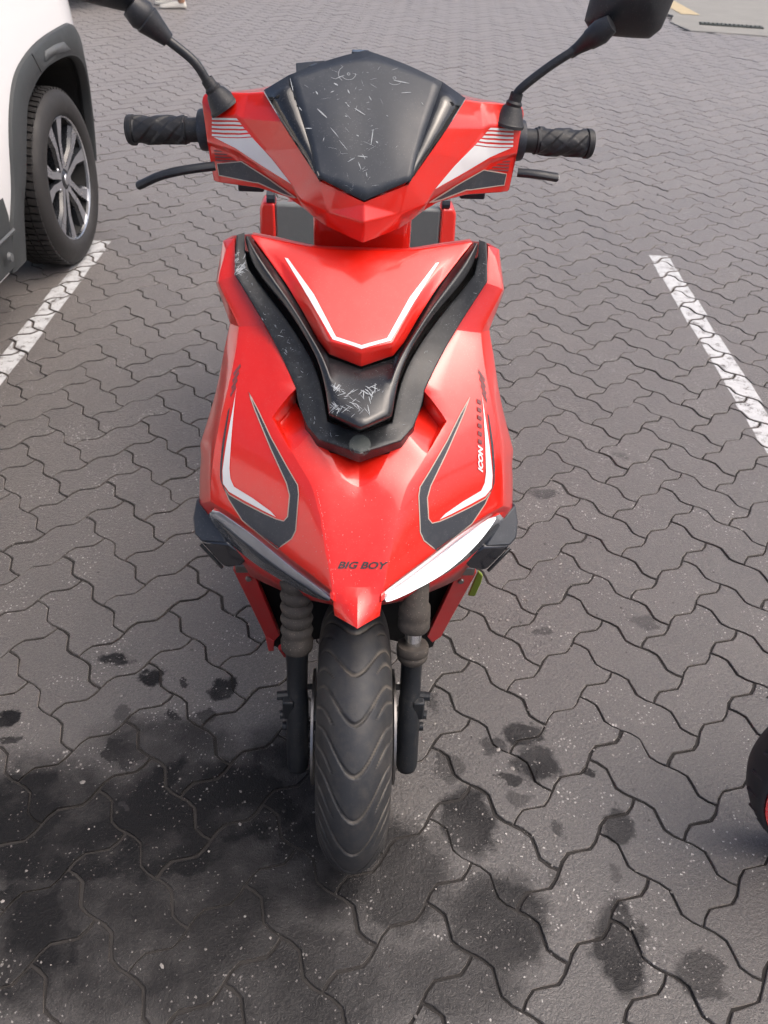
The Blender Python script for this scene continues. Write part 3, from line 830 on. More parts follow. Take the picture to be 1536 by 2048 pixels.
SCRATCH_SCREEN = [((-0.0653, 0.3538, 1.1361), (-0.0519, 0.3441, 1.1267), 0.00245), ((-0.0145, 0.3556, 1.1372), (-0.0, 0.3474, 1.1321), 0.0021), ((-0.0467, 0.3335, 1.117), (-0.0358, 0.3236, 1.1076), 0.0014), ((0.0112, 0.3327, 1.1177), (0.0084, 0.3167, 1.1012), 0.00175), ((-0.0809, 0.3331, 1.1173), (-0.0719, 0.3328, 1.1168), 0.0021), ((-0.0228, 0.2996, 1.0835), (-0.0136, 0.3039, 1.0876), 0.0014), ((-0.0095, 0.3058, 1.0896), (0.0039, 0.305, 1.0891), 0.0021), ((-0.003, 0.3077, 1.0917), (0.0008, 0.3028, 1.0867), 0.0014), ((-0.0085, 0.2999, 1.0836), (-0.0046, 0.2932, 1.0767), 0.0014), ((-0.0435, 0.3852, 1.1617), (-0.0377, 0.3825, 1.1593), 0.00315), ((-0.0681, 0.3742, 1.1537), (-0.0651, 0.3706, 1.1505), 0.00245), ((-0.0476, 0.3736, 1.1522), (-0.0433, 0.3755, 1.1537), 0.00175), ((-0.0244, 0.3777, 1.1554), (-0.0218, 0.373, 1.1516), 0.0021), ((0.0051, 0.3703, 1.1502), (0.0083, 0.3652, 1.1463), 0.0014), ((0.0492, 0.3746, 1.1558), (0.0628, 0.3752, 1.1576), 0.0014), ((0.0388, 0.3907, 1.1678), (0.0603, 0.3867, 1.1666), 0.00175), ((-0.0411, 0.3909, 1.1664), (-0.0298, 0.3956, 1.1701), 0.0014), ((-0.0474, 0.392, 1.1674), (-0.0404, 0.3904, 1.1659), 0.00105), ((-0.0276, 0.3467, 1.129), (-0.0244, 0.3464, 1.1286), 0.00175), ((-0.0348, 0.3205, 1.1046), (-0.0237, 0.3113, 1.0953), 0.00105), ((0.0152, 0.3206, 1.1054), (0.018, 0.3187, 1.1036), 0.00245), ((0.0023, 0.2906, 1.0741), (0.0036, 0.286, 1.0695), 0.0014), ((-0.0115, 0.3266, 1.1106), (-0.0084, 0.3256, 1.1097), 0.00175), ((-0.0935, 0.3579, 1.1414), (-0.0864, 0.3513, 1.1351), 0.00175), ((-0.104, 0.3894, 1.1673), (-0.0934, 0.3553, 1.1391), 0.0014), ((-0.0566, 0.3193, 1.1042), (-0.0551, 0.3231, 1.1076), 0.0014), ((-0.0279, 0.3624, 1.1427), (-0.0247, 0.3608, 1.1415), 0.0014), ((0.0289, 0.348, 1.1321), (0.0314, 0.3468, 1.131), 0.00175), ((0.0775, 0.3632, 1.1492), (0.0797, 0.3604, 1.147), 0.0014), ((-0.0247, 0.3598, 1.1405), (-0.0215, 0.3572, 1.1383), 0.0014)]
SCRATCH_PLATE = [((0.011, 0.1015, 0.8361), (0.0134, 0.0904, 0.8317), 0.00116), ((-0.0071, 0.0957, 0.8341), (-0.0006, 0.0917, 0.8326), 0.00051), ((-0.034, 0.1105, 0.8435), (-0.022, 0.1092, 0.8409), 0.00056), ((0.0057, 0.114, 0.8403), (0.0118, 0.1081, 0.8386), 0.00129), ((-0.0237, 0.0971, 0.8348), (-0.019, 0.0975, 0.835), 0.00084), ((-0.0034, 0.1039, 0.8369), (0.0036, 0.1125, 0.8397), 0.00093), ((-0.0386, 0.0822, 0.8262), (-0.0353, 0.0867, 0.8287), 0.00104), ((-0.0306, 0.0851, 0.8281), (-0.0295, 0.0782, 0.8251), 0.00085), ((-0.012, 0.0919, 0.8326), (-0.0065, 0.0974, 0.8347), 0.001), ((-0.0348, 0.104, 0.84), (-0.0273, 0.1156, 0.8447), 0.00101), ((-0.0345, 0.0819, 0.8262), (-0.0278, 0.0836, 0.8276), 0.00094), ((0.0039, 0.1124, 0.8397), (0.0034, 0.0969, 0.8344), 0.00128), ((-0.0216, 0.099, 0.8358), (-0.0114, 0.1108, 0.84), 0.00096), ((-0.0221, 0.0818, 0.8275), (-0.014, 0.0775, 0.827), 0.00055), ((-0.0378, 0.107, 0.8421), (-0.0294, 0.1171, 0.8458), 0.00065), ((0.0059, 0.1073, 0.8381), (0.011, 0.105, 0.8374), 0.00132), ((-0.0318, 0.1007, 0.8376), (-0.0208, 0.1051, 0.8388), 0.00106), ((-0.0008, 0.1047, 0.8372), (0.0048, 0.0973, 0.8345), 0.00051), ((-0.0256, 0.0768, 0.825), (-0.0159, 0.0846, 0.8294), 0.00097), ((-0.0019, 0.0726, 0.8262), (0.0046, 0.0814, 0.8289), 0.00057), ((-0.039, 0.0779, 0.8241), (-0.0361, 0.0806, 0.8256), 0.00105), ((-0.0157, 0.1048, 0.838), (-0.0043, 0.1136, 0.8403), 0.00073), ((-0.0195, 0.1034, 0.8378), (-0.0094, 0.0945, 0.8336), 0.00052), ((-0.0357, 0.0839, 0.8272), (-0.0331, 0.0889, 0.8299), 0.00059), ((-0.039, 0.0813, 0.8257), (-0.0316, 0.0864, 0.8287), 0.00076), ((-0.0479, 0.0843, 0.8273), (-0.0345, 0.0869, 0.8288), 0.00102), ((-0.0332, 0.082, 0.8264), (-0.0295, 0.0859, 0.8286), 0.00055), ((-0.0235, 0.1003, 0.8366), (-0.0177, 0.1004, 0.8363), 0.00071), ((-0.0318, 0.116, 0.8457), (-0.0271, 0.1149, 0.8444), 0.00072), ((0.0082, 0.1174, 0.8415), (0.0161, 0.1092, 0.8394), 0.00068), ((0.0092, 0.0884, 0.8312), (0.0121, 0.0718, 0.8249), 0.00112), ((-0.0416, 0.0902, 0.8308), (-0.0346, 0.0841, 0.8273), 0.00099), ((-0.0177, 0.0811, 0.8278), (-0.011, 0.0845, 0.8298), 0.00054), ((-0.029, 0.0781, 0.8251), (-0.024, 0.0875, 0.8298), 0.00075), ((-0.0078, 0.0904, 0.8321), (0.0024, 0.0801, 0.8286), 0.00075), ((-0.0281, 0.0875, 0.8295), (-0.0191, 0.0822, 0.8281), 0.00076), ((-0.0428, 0.0784, 0.8241), (-0.0373, 0.0838, 0.8271), 0.00119), ((0.023, 0.1114, 0.8413), (0.0261, 0.1095, 0.8408), 0.00056), ((-0.0415, 0.1129, 0.8457), (-0.0286, 0.1107, 0.8427), 0.00066), ((0.0044, 0.0835, 0.8297), (0.0108, 0.0741, 0.8259), 0.00069), ((0.008, 0.1132, 0.8401), (0.0156, 0.1023, 0.8366), 0.00092), ((-0.0394, 0.0921, 0.832), (-0.0317, 0.0852, 0.828), 0.0013), ((-0.006, 0.0892, 0.8317), (-0.0012, 0.0799, 0.8285), 0.00094), ((-0.0164, 0.0923, 0.8326), (-0.0044, 0.0877, 0.8312), 0.00106), ((0.0136, 0.118, 0.8423), (0.0236, 0.1123, 0.8417), 0.00127), ((0.0159, 0.1103, 0.8398), (0.0144, 0.0968, 0.8343), 0.00121), ((0.0213, 0.1092, 0.84), (0.0267, 0.1117, 0.842), 0.00074), ((-0.0046, 0.0821, 0.8293), (0.0001, 0.0786, 0.8281), 0.0005), ((-0.0134, 0.0674, 0.8237), (-0.0076, 0.0735, 0.8263), 0.0006), ((0.0102, 0.1075, 0.8383), (0.0167, 0.1008, 0.836), 0.00121), ((-0.0396, 0.089, 0.83), (-0.0301, 0.0878, 0.8295), 0.00076), ((0.0132, 0.102, 0.8364), (0.0197, 0.1121, 0.841), 0.00109), ((-0.0131, 0.1079, 0.8391), (-0.009, 0.1135, 0.8407), 0.00076), ((-0.0307, 0.1154, 0.8453), (-0.0285, 0.1045, 0.8395), 0.00075), ((0.0064, 0.119, 0.8419), (0.0124, 0.115, 0.8411), 0.00118), ((-0.0203, 0.0882, 0.8305), (-0.0096, 0.0816, 0.8288), 0.00079), ((0.029, 0.107, 0.84), (0.0316, 0.11, 0.8419), 0.00059), ((-0.0375, 0.0931, 0.8326), (-0.0311, 0.0862, 0.8286), 0.00078), ((-0.0398, 0.1156, 0.8468), (-0.0299, 0.107, 0.8411), 0.00105), ((0.0196, 0.1228, 0.8451), (0.0193, 0.1065, 0.8386), 0.00134), ((0.0135, 0.1136, 0.8407), (0.0143, 0.1079, 0.8387), 0.00057), ((-0.0409, 0.1139, 0.8461), (-0.0309, 0.1065, 0.8409), 0.00059), ((-0.0269, 0.1079, 0.841), (-0.0211, 0.1049, 0.8387), 0.00115), ((-0.0368, 0.1059, 0.8414), (-0.0293, 0.1167, 0.8456), 0.00115), ((-0.004, 0.0772, 0.8277), (-0.0009, 0.0785, 0.8281), 0.00075), ((-0.0139, 0.0924, 0.8327), (-0.0031, 0.0808, 0.8289), 0.00076), ((-0.0354, 0.0709, 0.8214), (-0.0278, 0.0839, 0.8277), 0.00118), ((-0.0354, 0.1182, 0.8474), (-0.0373, 0.1062, 0.8416), 0.0011), ((-0.0005, 0.1124, 0.8397), (0.0096, 0.1068, 0.838), 0.00126), ((0.0089, 0.1153, 0.8409), (0.022, 0.1202, 0.8446), 0.00101)]

def mx_(p): return (-p[0], p[1], p[2])
scooter = empty('motor_scooter', (-.04267, .864, 0), (0, rad(.692), rad(2.88)))
scooter.rotation_mode = 'XYZ'
tag(scooter, 'red and black motor scooter seen from the front in the middle of the bay', 'scooter')

# ---- front fairing
F = V
fair_faces = [('oct', 'oc0', 'ib0'), ('oc0', 'oc1', 'ib1', 'ib0'), ('oc1', 'ib1b', 'ib1'), ('oc1', 'oc2', 'ib2', 'ib1b'), ('oc2', 'oc3', 'ib3', 'ib2'), ('oc3', 'oc4', 'ib4', 'ib3'), ('oc4', 'oc5', 'ib5', 'ib4'),
 ('oc5', 'oc6', 'm6', 'ib5'), ('oc6', 'oc7', 'm7', 'm6'), ('oc7', 'oc8', 'm8', 'm7'), ('ib5', 'm6', 'ib6'), ('m6', 'm7', 'ib7', 'ib6'), ('m7', 'm8', 'ib8', 'ib7'), ('m8', 'm9', 'ic9', 'ib8'),
 ('oc8', 'oc9', 'le1', 'm8'), ('m8', 'le1', 'le2', 'm9'), ('m9', 'le2', 'ic10', 'ic9'), ('le2', 'le3', 'ic10'), ('le3', 'le4', 'ic11', 'ic10'),
 ('oct', 'so0', 'oc0'), ('oc0', 'so0', 'so1', 'oc1'), ('oc1', 'so1', 'so2', 'oc2'), ('oc2', 'so2', 'so3', 'oc3'), ('oc3', 'so3', 'so4', 'oc4'), ('oc4', 'so4', 'so5', 'oc5'), ('oc5', 'so5', 'so6', 'oc6'),
 ('oc6', 'so6', 'so7', 'oc7'), ('oc7', 'so7', 'so8', 'oc8'), ('oc8', 'so8', 'so9', 'oc9'), ('oc9', 'so9', 'so10', 'ht0'),
 ('ib4', 'b4', 'b5', 'ib5'), ('ib5', 'b5', 'ib6'), ('b5', 'b4', 'k6', 'ib6'), ('ib6', 'k6', 'k7', 'ib7'), ('ib7', 'k7', 'k8', 'ib8'), ('k7', 'kc', 'c1', 'k8'), ('ib8', 'k8', 'ic9'), ('k8', 'c1', 'c2', 'ic9'),
 ('ic9', 'c2', 'c3', 'ic10'), ('ic10', 'c3', 'c4', 'ic11'), ('ic11', 'c4', 'c_tip', 'nc'), ('le4', 'ic11', 'nc'),
 ('oc9', 'ht0', 'ht1', 'le1'), ('le1', 'ht1', 'ht2', 'le2'), ('le2', 'ht2', 'ht3', 'le3'), ('le3', 'ht3', 'le4'), ('le4', 'ht3', 'nc')]
P = dict(F)
for k in range(11):     # the fairing sides run on backwards
    p = P['so%d' % k]; P['sb%d' % k] = (p[0]*.97, p[1]+.055, p[2]-.012); P['sc%d' % k] = (p[0]*.86, p[1]+.115, p[2]-.03)
for k in range(10):
    fair_faces += [('so%d' % k, 'sb%d' % k, 'sb%d' % (k+1), 'so%d' % (k+1)), ('sb%d' % k, 'sc%d' % k, 'sc%d' % (k+1), 'sb%d' % (k+1))]
bm = mirrored(P, fair_faces); hard(bm, P, ['ib5', 'ib6', 'ib7', 'ib8', 'ic9', 'ic10', 'ic11', 'nc']); hard(bm, P, ['oc%d' % k for k in range(10)]+['le1', 'le2', 'le3', 'le4']); hard(bm, P, ['ib4', 'ib5']); orient(bm)
fairing = finish('front_fairing', bm, 'red', scooter, crease=16, cw=.97, subs=2, solid=.004, bevel=.0016, blim=12, recalc=False)

# ---- lower lip under the lamps
lip = [('hb1', 'hb2', 'lb1', 'lb0'), ('hb2', 'hb3', 'lb2', 'lb1'), ('hb3', 'hb4', 'lb3', 'lb2'), ('hb4', 'hb5', 'lb3'), ('hb5', 'hb6', 'lb4', 'lb3')]
P2 = dict(F)
for k in range(5): p = F['lb%d' % k]; P2['lc%d' % k] = (p[0], p[1]+.05, p[2]+.004)
lip += [('lb%d' % k, 'lb%d' % (k+1), 'lc%d' % (k+1), 'lc%d' % k) for k in range(4)]
for sgn in (1, -1):
    P3 = P2 if sgn == 1 else {k: mx_(v) for k, v in P2.items()}
    bm = mirrored(P3, lip, both=False); orient(bm, (0, -1, -.2)); finish('lower_lip', bm, 'red_worn', scooter, crease=25, subs=1, solid=.003, recalc=False)

# ---- headlight strips
def headlight(sgn):
    top = [F['ht0'], lerp(F['ht0'], F['ht1'], .5), F['ht1'], lerp(F['ht1'], F['ht2'], .5), F['ht2'], lerp(F['ht2'], F['ht3'], .55), F['ht3']]
    bot = [F['hb0'], F['hb1'], F['hb2'], F['hb3'], F['hb4'], F['hb5'], F['hb6']]
    rows = []
    for t_ in (0, .18, .5, .82, 1):
        row = []
        for a, b in zip(top, bot):
            p = Vector(lerp(a, b, t_)); bul = .006*math.sin(math.pi*t_)
            row.append(p+Vector((-.35*bul, -.9*bul, .1*bul)))
        rows.append(row)
    bm = bmesh.new(); g = [[bm.verts.new((p.x*sgn, p.y, p.z)) for p in r] for r in rows]
    for i in range(4):
        for j in range(6): bm.faces.new((g[i][j], g[i][j+1], g[i+1][j+1], g[i+1][j]))
    orient(bm, (0, -1, .3)); o = finish('headlight', bm, 'lens', scooter, subs=2, solid=.006, recalc=False)
    return o
headlight(1); hr = headlight(-1)
M['lens_smoke'] = pmat('smoked_lens_lower_band', (.085, .090, .098), .14, coat=1.0, coat_rough=.03, var=.3, vscale=30)
def lens_band(sgn, par):
    top = [lerp(F['ht0'], F['ht1'], .12), lerp(F['ht0'], F['ht1'], .5), F['ht1'], lerp(F['ht1'], F['ht2'], .5), F['ht2'], lerp(F['ht2'], F['ht3'], .55), lerp(F['ht2'], F['ht3'], .97)]
    bot = [lerp(F['hb0'], F['hb1'], .4), F['hb1'], F['hb2'], F['hb3'], F['hb4'], F['hb5'], F['hb6']]
    bm = bmesh.new(); g = []
    for t_ in (.40, .66, .94):
        row = []
        for a, b in zip(top, bot):
            p = Vector(lerp(a, b, t_)); bul = .006*math.sin(math.pi*t_)+.0012; row.append(bm.verts.new(((p.x-.35*bul)*sgn, p.y-.9*bul, p.z+.1*bul)))
        g.append(row)
    for i in range(2):
        for j in range(6): bm.faces.new((g[i][j], g[i][j+1], g[i+1][j+1], g[i+1][j]))
    orient(bm, (0, -1, .3)); finish('lens_band', bm, 'lens_smoke', par, subs=2, recalc=False)
lens_band(1, [c for c in scooter.children if c.name.startswith('headlight')][0]); lens_band(-1, hr)
# the lamp strip on the image right is lit
t = NT('lit_lamp_strip'); t.b.inputs['Base Color'].default_value = (.8, .8, .8, 1); t.b.inputs['Roughness'].default_value = .2
t.b.inputs['Emission Color'].default_value = (1, 1, 1, 1); t.b.inputs['Emission Strength'].default_value = 1.1; M['lit'] = t.m
top = [lerp(F['ht0'], F['ht1'], .12), lerp(F['ht0'], F['ht1'], .5), F['ht1'], lerp(F['ht1'], F['ht2'], .5), F['ht2'], lerp(F['ht2'], F['ht3'], .55), lerp(F['ht2'], F['ht3'], .97)]
bot = [lerp(F['hb0'], F['hb1'], .4), F['hb1'], F['hb2'], F['hb3'], F['hb4'], F['hb5'], F['hb6']]
bm = bmesh.new(); g = []
for t_ in (.06, .30, .55, .80):
    row = []
    for i, (a, b) in enumerate(zip(top, bot)):
        tt_ = .06+(t_-.06)*(.10, .45, .80, 1.08, 1.0, .85, .6)[i]; p = Vector(lerp(a, b, tt_)); bul = .006*math.sin(math.pi*tt_)+.0022
        row.append(bm.verts.new((-(p.x-.35*bul), p.y-.9*bul, p.z+.1*bul)))
    g.append(row)
for i in range(3):
    for j in range(6): bm.faces.new((g[i][j], g[i][j+1], g[i+1][j+1], g[i+1][j]))
orient(bm, (0, -1, .3)); o = finish('light_bar', bm, 'lit', hr, subs=2, recalc=False); o['label'] = 'glowing white light bar'

# ---- indicators
def indicator(sgn):
    s = lambda k: Vector((F[k][0]*sgn, F[k][1], F[k][2]))
    bm = slab([s(k) for k in ('ts0', 'ts1', 'ts2', 'ts3', 'ts4', 'ts5')], (-.01*sgn*-1, .055, -.02))
    h = finish('indicator', bm, 'black_matt', scooter, bevel=.003)
    bm = slab([s(k) for k in ('tb0', 'tb1', 'tb2', 'tb3', 'tb4', 'tb5')], (0, .05, .015))
    l_ = finish('lens', bm, 'lens_dark', h, bevel=.004)
    a, b = s('tb0'), s('tb1'); tube('lens_edge', [a+Vector((0, -.002, -.002)), b+Vector((0, -.002, -.001))], .0028, 'black_gloss', h, seg=8)
    return h
indicator(1); indicator(-1)

# ---- lower struts of the leg shield
def strut(sgn):
    s = lambda k: Vector((F[k][0]*sgn, F[k][1], F[k][2]))
    bm = bmesh.new()
    names = ['st0', 'st1', 'st2', 'st3', 'st4', 'st5']
    if sgn < 0: pts = [s(k) for k in names]
    else: pts = [s(k) for k in names]
    bm = slab(pts, (0, .012, .002)); o = finish('shield_strut', bm, 'red_worn', scooter, bevel=.002)
    # folded side flange
    a, b = s('st0'), s('st5'); bm = slab([a, b, b+Vector((0, .06, .01)), a+Vector((0, .06, .01))], (-.003*(-sgn), 0, 0)); finish('flange', bm, 'red_worn', o, bevel=.001)
    c = lerp(lerp(F['st0'], F['st1'], .62), lerp(F['st5'], F['st3'], .62), .17); c = Vector((c[0]*sgn, c[1]-.002, c[2]))
    lathe('bolt', [(0, -.002), (.0045, -.002), (.0055, 0), (.0055, .004)], 'steel', o, c, 'Y', 12)
    e = Vector(lerp(F['st0'], F['st1'], .55)); e = Vector((e.x*sgn, e.y-.003, e.z-.008))
    bm = slab([e+Vector((-.010, 0, -.006)), e+Vector((.010, 0, -.006)), e+Vector((.011, -.002, .012)), e+Vector((-.011, -.002, .012))], (0, .004, 0)); finish('bracket', bm, 'steel', o, bevel=.001)
    return o
o1 = strut(1); o2 = strut(-1)
a = [Vector(F[k]) for k in ('st5', 'st6', 'st7', 'st4')]
o = finish('broken_mount', slab(a, (0, .008, 0)), 'red_worn', scooter, bevel=.0015); o['label'] = 'broken red mounting tab at the lower end of the strut'
bm = bmesh.new(); add_tube(bm, [(-.136, .165, .252), (-.128, .172, .222)], .006, 8); finish('mount_peg', bm, 'red_worn', scooter)
bm = slab([Vector(F[k]) for k in ('clip0', 'clip1', 'clip2', 'clip3', 'clip4')], (0, .006, 0)); o = finish('clip', bm, 'green_clip', scooter, bevel=.0015); o['label'] = 'yellow green plastic clip behind the right strut'

# ---- inner mudguard / liner behind the wheel
bm = bmesh.new(); rows = []
prof = [(.055, .535), (.10, .530), (.15, .515), (.19, .48), (.225, .42), (.245, .34), (.245, .20)]
for (y, z) in prof:
    w = {.055: .085, .10: .115, .15: .150, .19: .172, .225: .172, .245: .165}[y]; row = []
    for k in range(9):
        x = -w+2*w*k/8; row.append(bm.verts.new((x, y-.035*(abs(x)/w)**2*(1 if z < .5 else .0), z-.018*(abs(x)/w)**3)))
    rows.append(row)
for i in range(len(rows)-1):
    for k in range(8): bm.faces.new((rows[i][k], rows[i][k+1], rows[i+1][k+1], rows[i+1][k]))
finish('inner_mudguard', bm, 'liner', scooter, subs=1, solid=.003)

# ---- outer black V trim
tf = [('vo_t0', 'vo_t1', 'vi0', 'vo0'), ('vo0', 'vi0', 'vi1', 'vo1'), ('vo1', 'vi1', 'vi2', 'vo2'), ('vo2', 'vi2', 'vi3', 'vo3'), ('vo3', 'vi3', 'vi4', 'vo4'), ('vo4', 'vi4', 'vi5', 'vo5'), ('vo5', 'vi5', 'vi6', 'vo6'), ('vo6', 'vi6', 'vo7'), ('vo7', 'vi6', 'vi_c', 'vo_c', 'vo8'),
      ('vo8', 'vo_c', 'vo_cb', 'vo9'), ('vo7', 'vo8', 'vo9', 'vz7')]
P = dict(F); P['vz7'] = (F['vo7'][0]-.004, F['vo7'][1]+.014, F['vo7'][2]-.014)
outer = ['vo_t0', 'vo0', 'vo1', 'vo2', 'vo3', 'vo4', 'vo5', 'vo6', 'vz7', 'vo9', 'vo_cb']
outf = ['vo_t0', 'vo0', 'vo1', 'vo2', 'vo3', 'vo4', 'vo5', 'vo6', 'vo7']
for k in outer: p = P[k]; P['bk_'+k] = (p[0]*1.0, p[1]+.03, p[2]-.012)
for a, b in zip(outf[:-2], outf[1:-1]): tf.append((a, b, 'bk_'+b, 'bk_'+a))
tf += [('vo6', 'vo7', 'vz7', 'bk_vz7', 'bk_vo6'), ('vz7', 'vo9', 'bk_vo9', 'bk_vz7'), ('vo9', 'vo_cb', 'bk_vo_cb', 'bk_vo9')]
for k in ('vi0', 'vi1', 'vi2', 'vi3', 'vi4', 'vi5', 'vi6', 'vi_c'):
    p = P[k]; P['in_'+k] = (p[0], p[1]+.022, p[2]-.012)
ch = ['vi0', 'vi1', 'vi2', 'vi3', 'vi4', 'vi5', 'vi6', 'vi_c']
for a, b in zip(ch[:-1], ch[1:]): tf.append((a, b, 'in_'+b, 'in_'+a))
bm = mirrored(P, tf); orient(bm)
trim = finish('outer_trim', bm, 'trim', scooter, crease=16, cw=1.0, subs=2, bevel=.0016, recalc=False)
# dark floor of the slot between both trims
slot = []
for k, q in (('vi0', 'wo0'), ('vi1', 'wo1'), ('vi2', 'wo2'), ('vi3', 'wo3'), ('vi4', 'wo4'), ('vi5', 'wo5'), ('vi6', 'wo7'), ('vi_c', 'wo_c')):
    p, w = F[k], F[q]; P['s1'+k] = (p[0]*1.02, p[1]+.020, p[2]-.010); P['s2'+k] = (w[0]*.8, w[1]+.045, w[2]-.035)
for a, b in zip(ch[:-1], ch[1:]): slot.append(('s1'+a, 's1'+b, 's2'+b, 's2'+a))
bm = mirrored(P, slot); orient(bm); finish('slot_floor', bm, 'liner', trim, recalc=False)

# ---- inner raised V trim
wf = []
oc = ['wo0', 'wo1', 'wo2', 'wo3', 'wo4', 'wo5']; ic = ['wi0', 'wi1', 'wi2', 'wi3', 'wi4', 'wi5']
P = dict(F)
for a, b in zip(oc, ic):                       # rounded crown between both edges
    p = Vector(lerp(F[a], F[b], .5))+Vector((0, -.009, .006)); P['x'+a] = tuple(p)
P['xwo5'] = F['wm5']
for k in range(5): wf += [(oc[k], oc[k+1], 'x'+oc[k+1], 'x'+oc[k]), ('x'+oc[k], 'x'+oc[k+1], ic[k+1], ic[k])]
P['pc'] = (0, lerp(F['wi_c'], F['wm_c'], .1)[1]-.006, lerp(F['wi_c'], F['wm_c'], .1)[2]+.003)
P['p6c'] = (0, lerp(F['wi_c'], F['wm_c'], .55)[1]-.004, lerp(F['wi_c'], F['wm_c'], .55)[2])
wf += [('wo5', 'wo6', 'wm6', 'xwo5'), ('wo6', 'wo7', 'wm7', 'wm6'), ('wo7', 'wo_c', 'wm_c', 'wm7'), ('xwo5', 'wm6', 'wi5'), ('wi5', 'wm6', 'p6c', 'wi_c'), ('wm6', 'wm7', 'wm_c', 'p6c')]
oo = oc+['wo6', 'wo7', 'wo_c']
for k in oo: p = P[k]; P['bk'+k] = (p[0]*.98, p[1]+.03, p[2]-.022)
for a, b in zip(oo[:-1], oo[1:]): wf.append((a, b, 'bk'+b, 'bk'+a))
bm = mirrored(P, wf); orient(bm)
vplate = finish('inner_trim', bm, 'trim_gloss', scooter, crease=24, cw=.97, subs=2, recalc=False)

# ---- red V panel
P = dict(F)
P['rtm'] = lerp(F['rt0'], F['rm0'], .5)
rf = [('rt0', 'rt1', 'rm0'), ('rt0', 'rm0', 're1'), ('rm0', 'rm1', 're2', 're1'), ('rm1', 'rm2', 're3', 're2'), ('rm2', 're4', 're3'), ('rm2', 'rm_c', 're_c', 're4')]
_t = .5; P['q1c'] = lerp(F['rt_c'], F['rm_c'], _t); _m = lerp(F['rm1'], P['q1c'], .5); P['q1'] = (_m[0], _m[1], _m[2])
P['q2'] = (F['rm2'][0]*.5, .150, .8895)
rf += [('rt1', 'rt2', 'q1', 'rm1', 'rm0'), ('rt2', 'rt_c', 'q1c', 'q1'), ('rm1', 'q1', 'rm_c', 'rm2'), ('q1', 'q1c', 'rm_c')]
for k in ('rt0', 'rt1', 'rt2', 'rt_c'): p = P[k]; P['bk'+k] = (p[0], p[1]+.03, p[2]-.006); P['bl'+k] = (p[0], p[1]+.045, p[2]-.05)
tt = ['rt0', 'rt1', 'rt2', 'rt_c']
for a, b in zip(tt[:-1], tt[1:]): rf += [(a, b, 'bk'+b, 'bk'+a), ('bk'+a, 'bk'+b, 'bl'+b, 'bl'+a)]
bm = mirrored(P, rf); orient(bm)
hard(bm, P, ['rm0', 'rm1', 'rm2', 'rm_c']); redv = finish('centre_panel', bm, 'red', scooter, crease=14, cw=.97, subs=2, solid=.003, bevel=.0016, blim=12, recalc=False)

# ---- steering column cover, inner leg shield
bm = bmesh.new(); add_box(bm, (-.0735, .345, .86), (.0735, .43, 1.03)); finish('column_cover', bm, 'red', scooter, bevel=.012, bseg=4)
bm = bmesh.new()
add_box(bm, (-.175, .375, .32), (.175, .40, .90)); finish('inner_shield', bm, 'black_matt', scooter, bevel=.01, bseg=3)

# ---- handlebar cowl
P = dict(F); P['crm'] = lerp(F['cr2'], F['cr3'], .5)
cf = [('ct0', 'ct1', 'cr1', 'cr0'), ('ct1', 'ct2', 'cr1'), ('ct2', 'cr2', 'cr1'), ('ct2', 'ct3', 'wso1', 'cr2'), ('cr2', 'wso1', 'wso2', 'crm'), ('crm', 'wso2', 'cw0', 'cr3'),
      ('ct0', 'cr0', 'cl1', 'cl0'), ('cr0', 'cr1', 'cm1', 'cl1'), ('cr1', 'cr2', 'cm1'), ('cr2', 'crm', 'cm2', 'cm1'), ('crm', 'cr3', 'cm2'),
      ('cl1', 'cm1', 'cn1', 'cn0'), ('cm1', 'cm2', 'cn2', 'cn1'), ('cm2', 'cr3', 'cm3', 'cn2'), ('cn0', 'cn1', 'cb1', 'cb0'), ('cn1', 'cn2', 'cb2', 'cb1'), ('cn2', 'cm3', 'cb3', 'cb2'), ('cn0', 'cb0', 'cl2'), ('cl1', 'cn0', 'cl2'),
      ('cr3', 'cw0', 'cd0'), ('cr3', 'cd0', 'cm3'), ('cm3', 'cd0', 'cb3'), ('cw0', 'cw1', 'cd1', 'cd0'), ('cw1', 'cw_c', 'cd_c', 'cd1'), ('cd0', 'cd1', 'cb5', 'cb4'), ('cd0', 'cb4', 'cb3'), ('cd1', 'cd_c', 'cb_c', 'cb5')]
chain = ['ct3', 'ct2', 'ct1', 'ct0', 'cl0', 'cl1', 'cl2', 'cb0', 'cb1', 'cb2', 'cb3', 'cb4', 'cb5', 'cb_c']
for k in chain:
    p = P[k]; P['b1'+k] = (p[0]*.985, p[1]+.022, p[2]+(.004 if k[1] == 'b' else -.003)); P['b2'+k] = (p[0]*.95, .50, p[2]+(.008 if k[1] == 'b' else -.012))
for a, b in zip(chain[:-1], chain[1:]): cf += [(a, b, 'b1'+b, 'b1'+a), ('b1'+a, 'b1'+b, 'b2'+b, 'b2'+a)]
bm = mirrored(P, cf); orient(bm); bmesh.ops.triangulate(bm, faces=bm.faces[:], quad_method='SHORT_EDGE')
cowl = finish('handlebar_cowl', bm, 'red', scooter, angle=30, bevel=.0026, bseg=3, blim=7, recalc=False)
bm = bmesh.new(); add_box(bm, (-.19, .455, 1.02), (.19, .505, 1.10)); finish('rear_cover', bm, 'black_matt', cowl, bevel=.015, bseg=3)
# dark underside of the cowl
bm = bmesh.new(); add_box(bm, (-.185, .435, 1.012), (.185, .495, 1.03)); finish('under_cover', bm, 'black_matt', cowl, bevel=.004)
for s in (-1, 1):
    bm = bmesh.new(); add_box(bm, (s*.172-.02, .43, 1.000), (s*.172+.02, .455, 1.02)); finish('switch', bm, 'black_matt', cowl, bevel=.003)

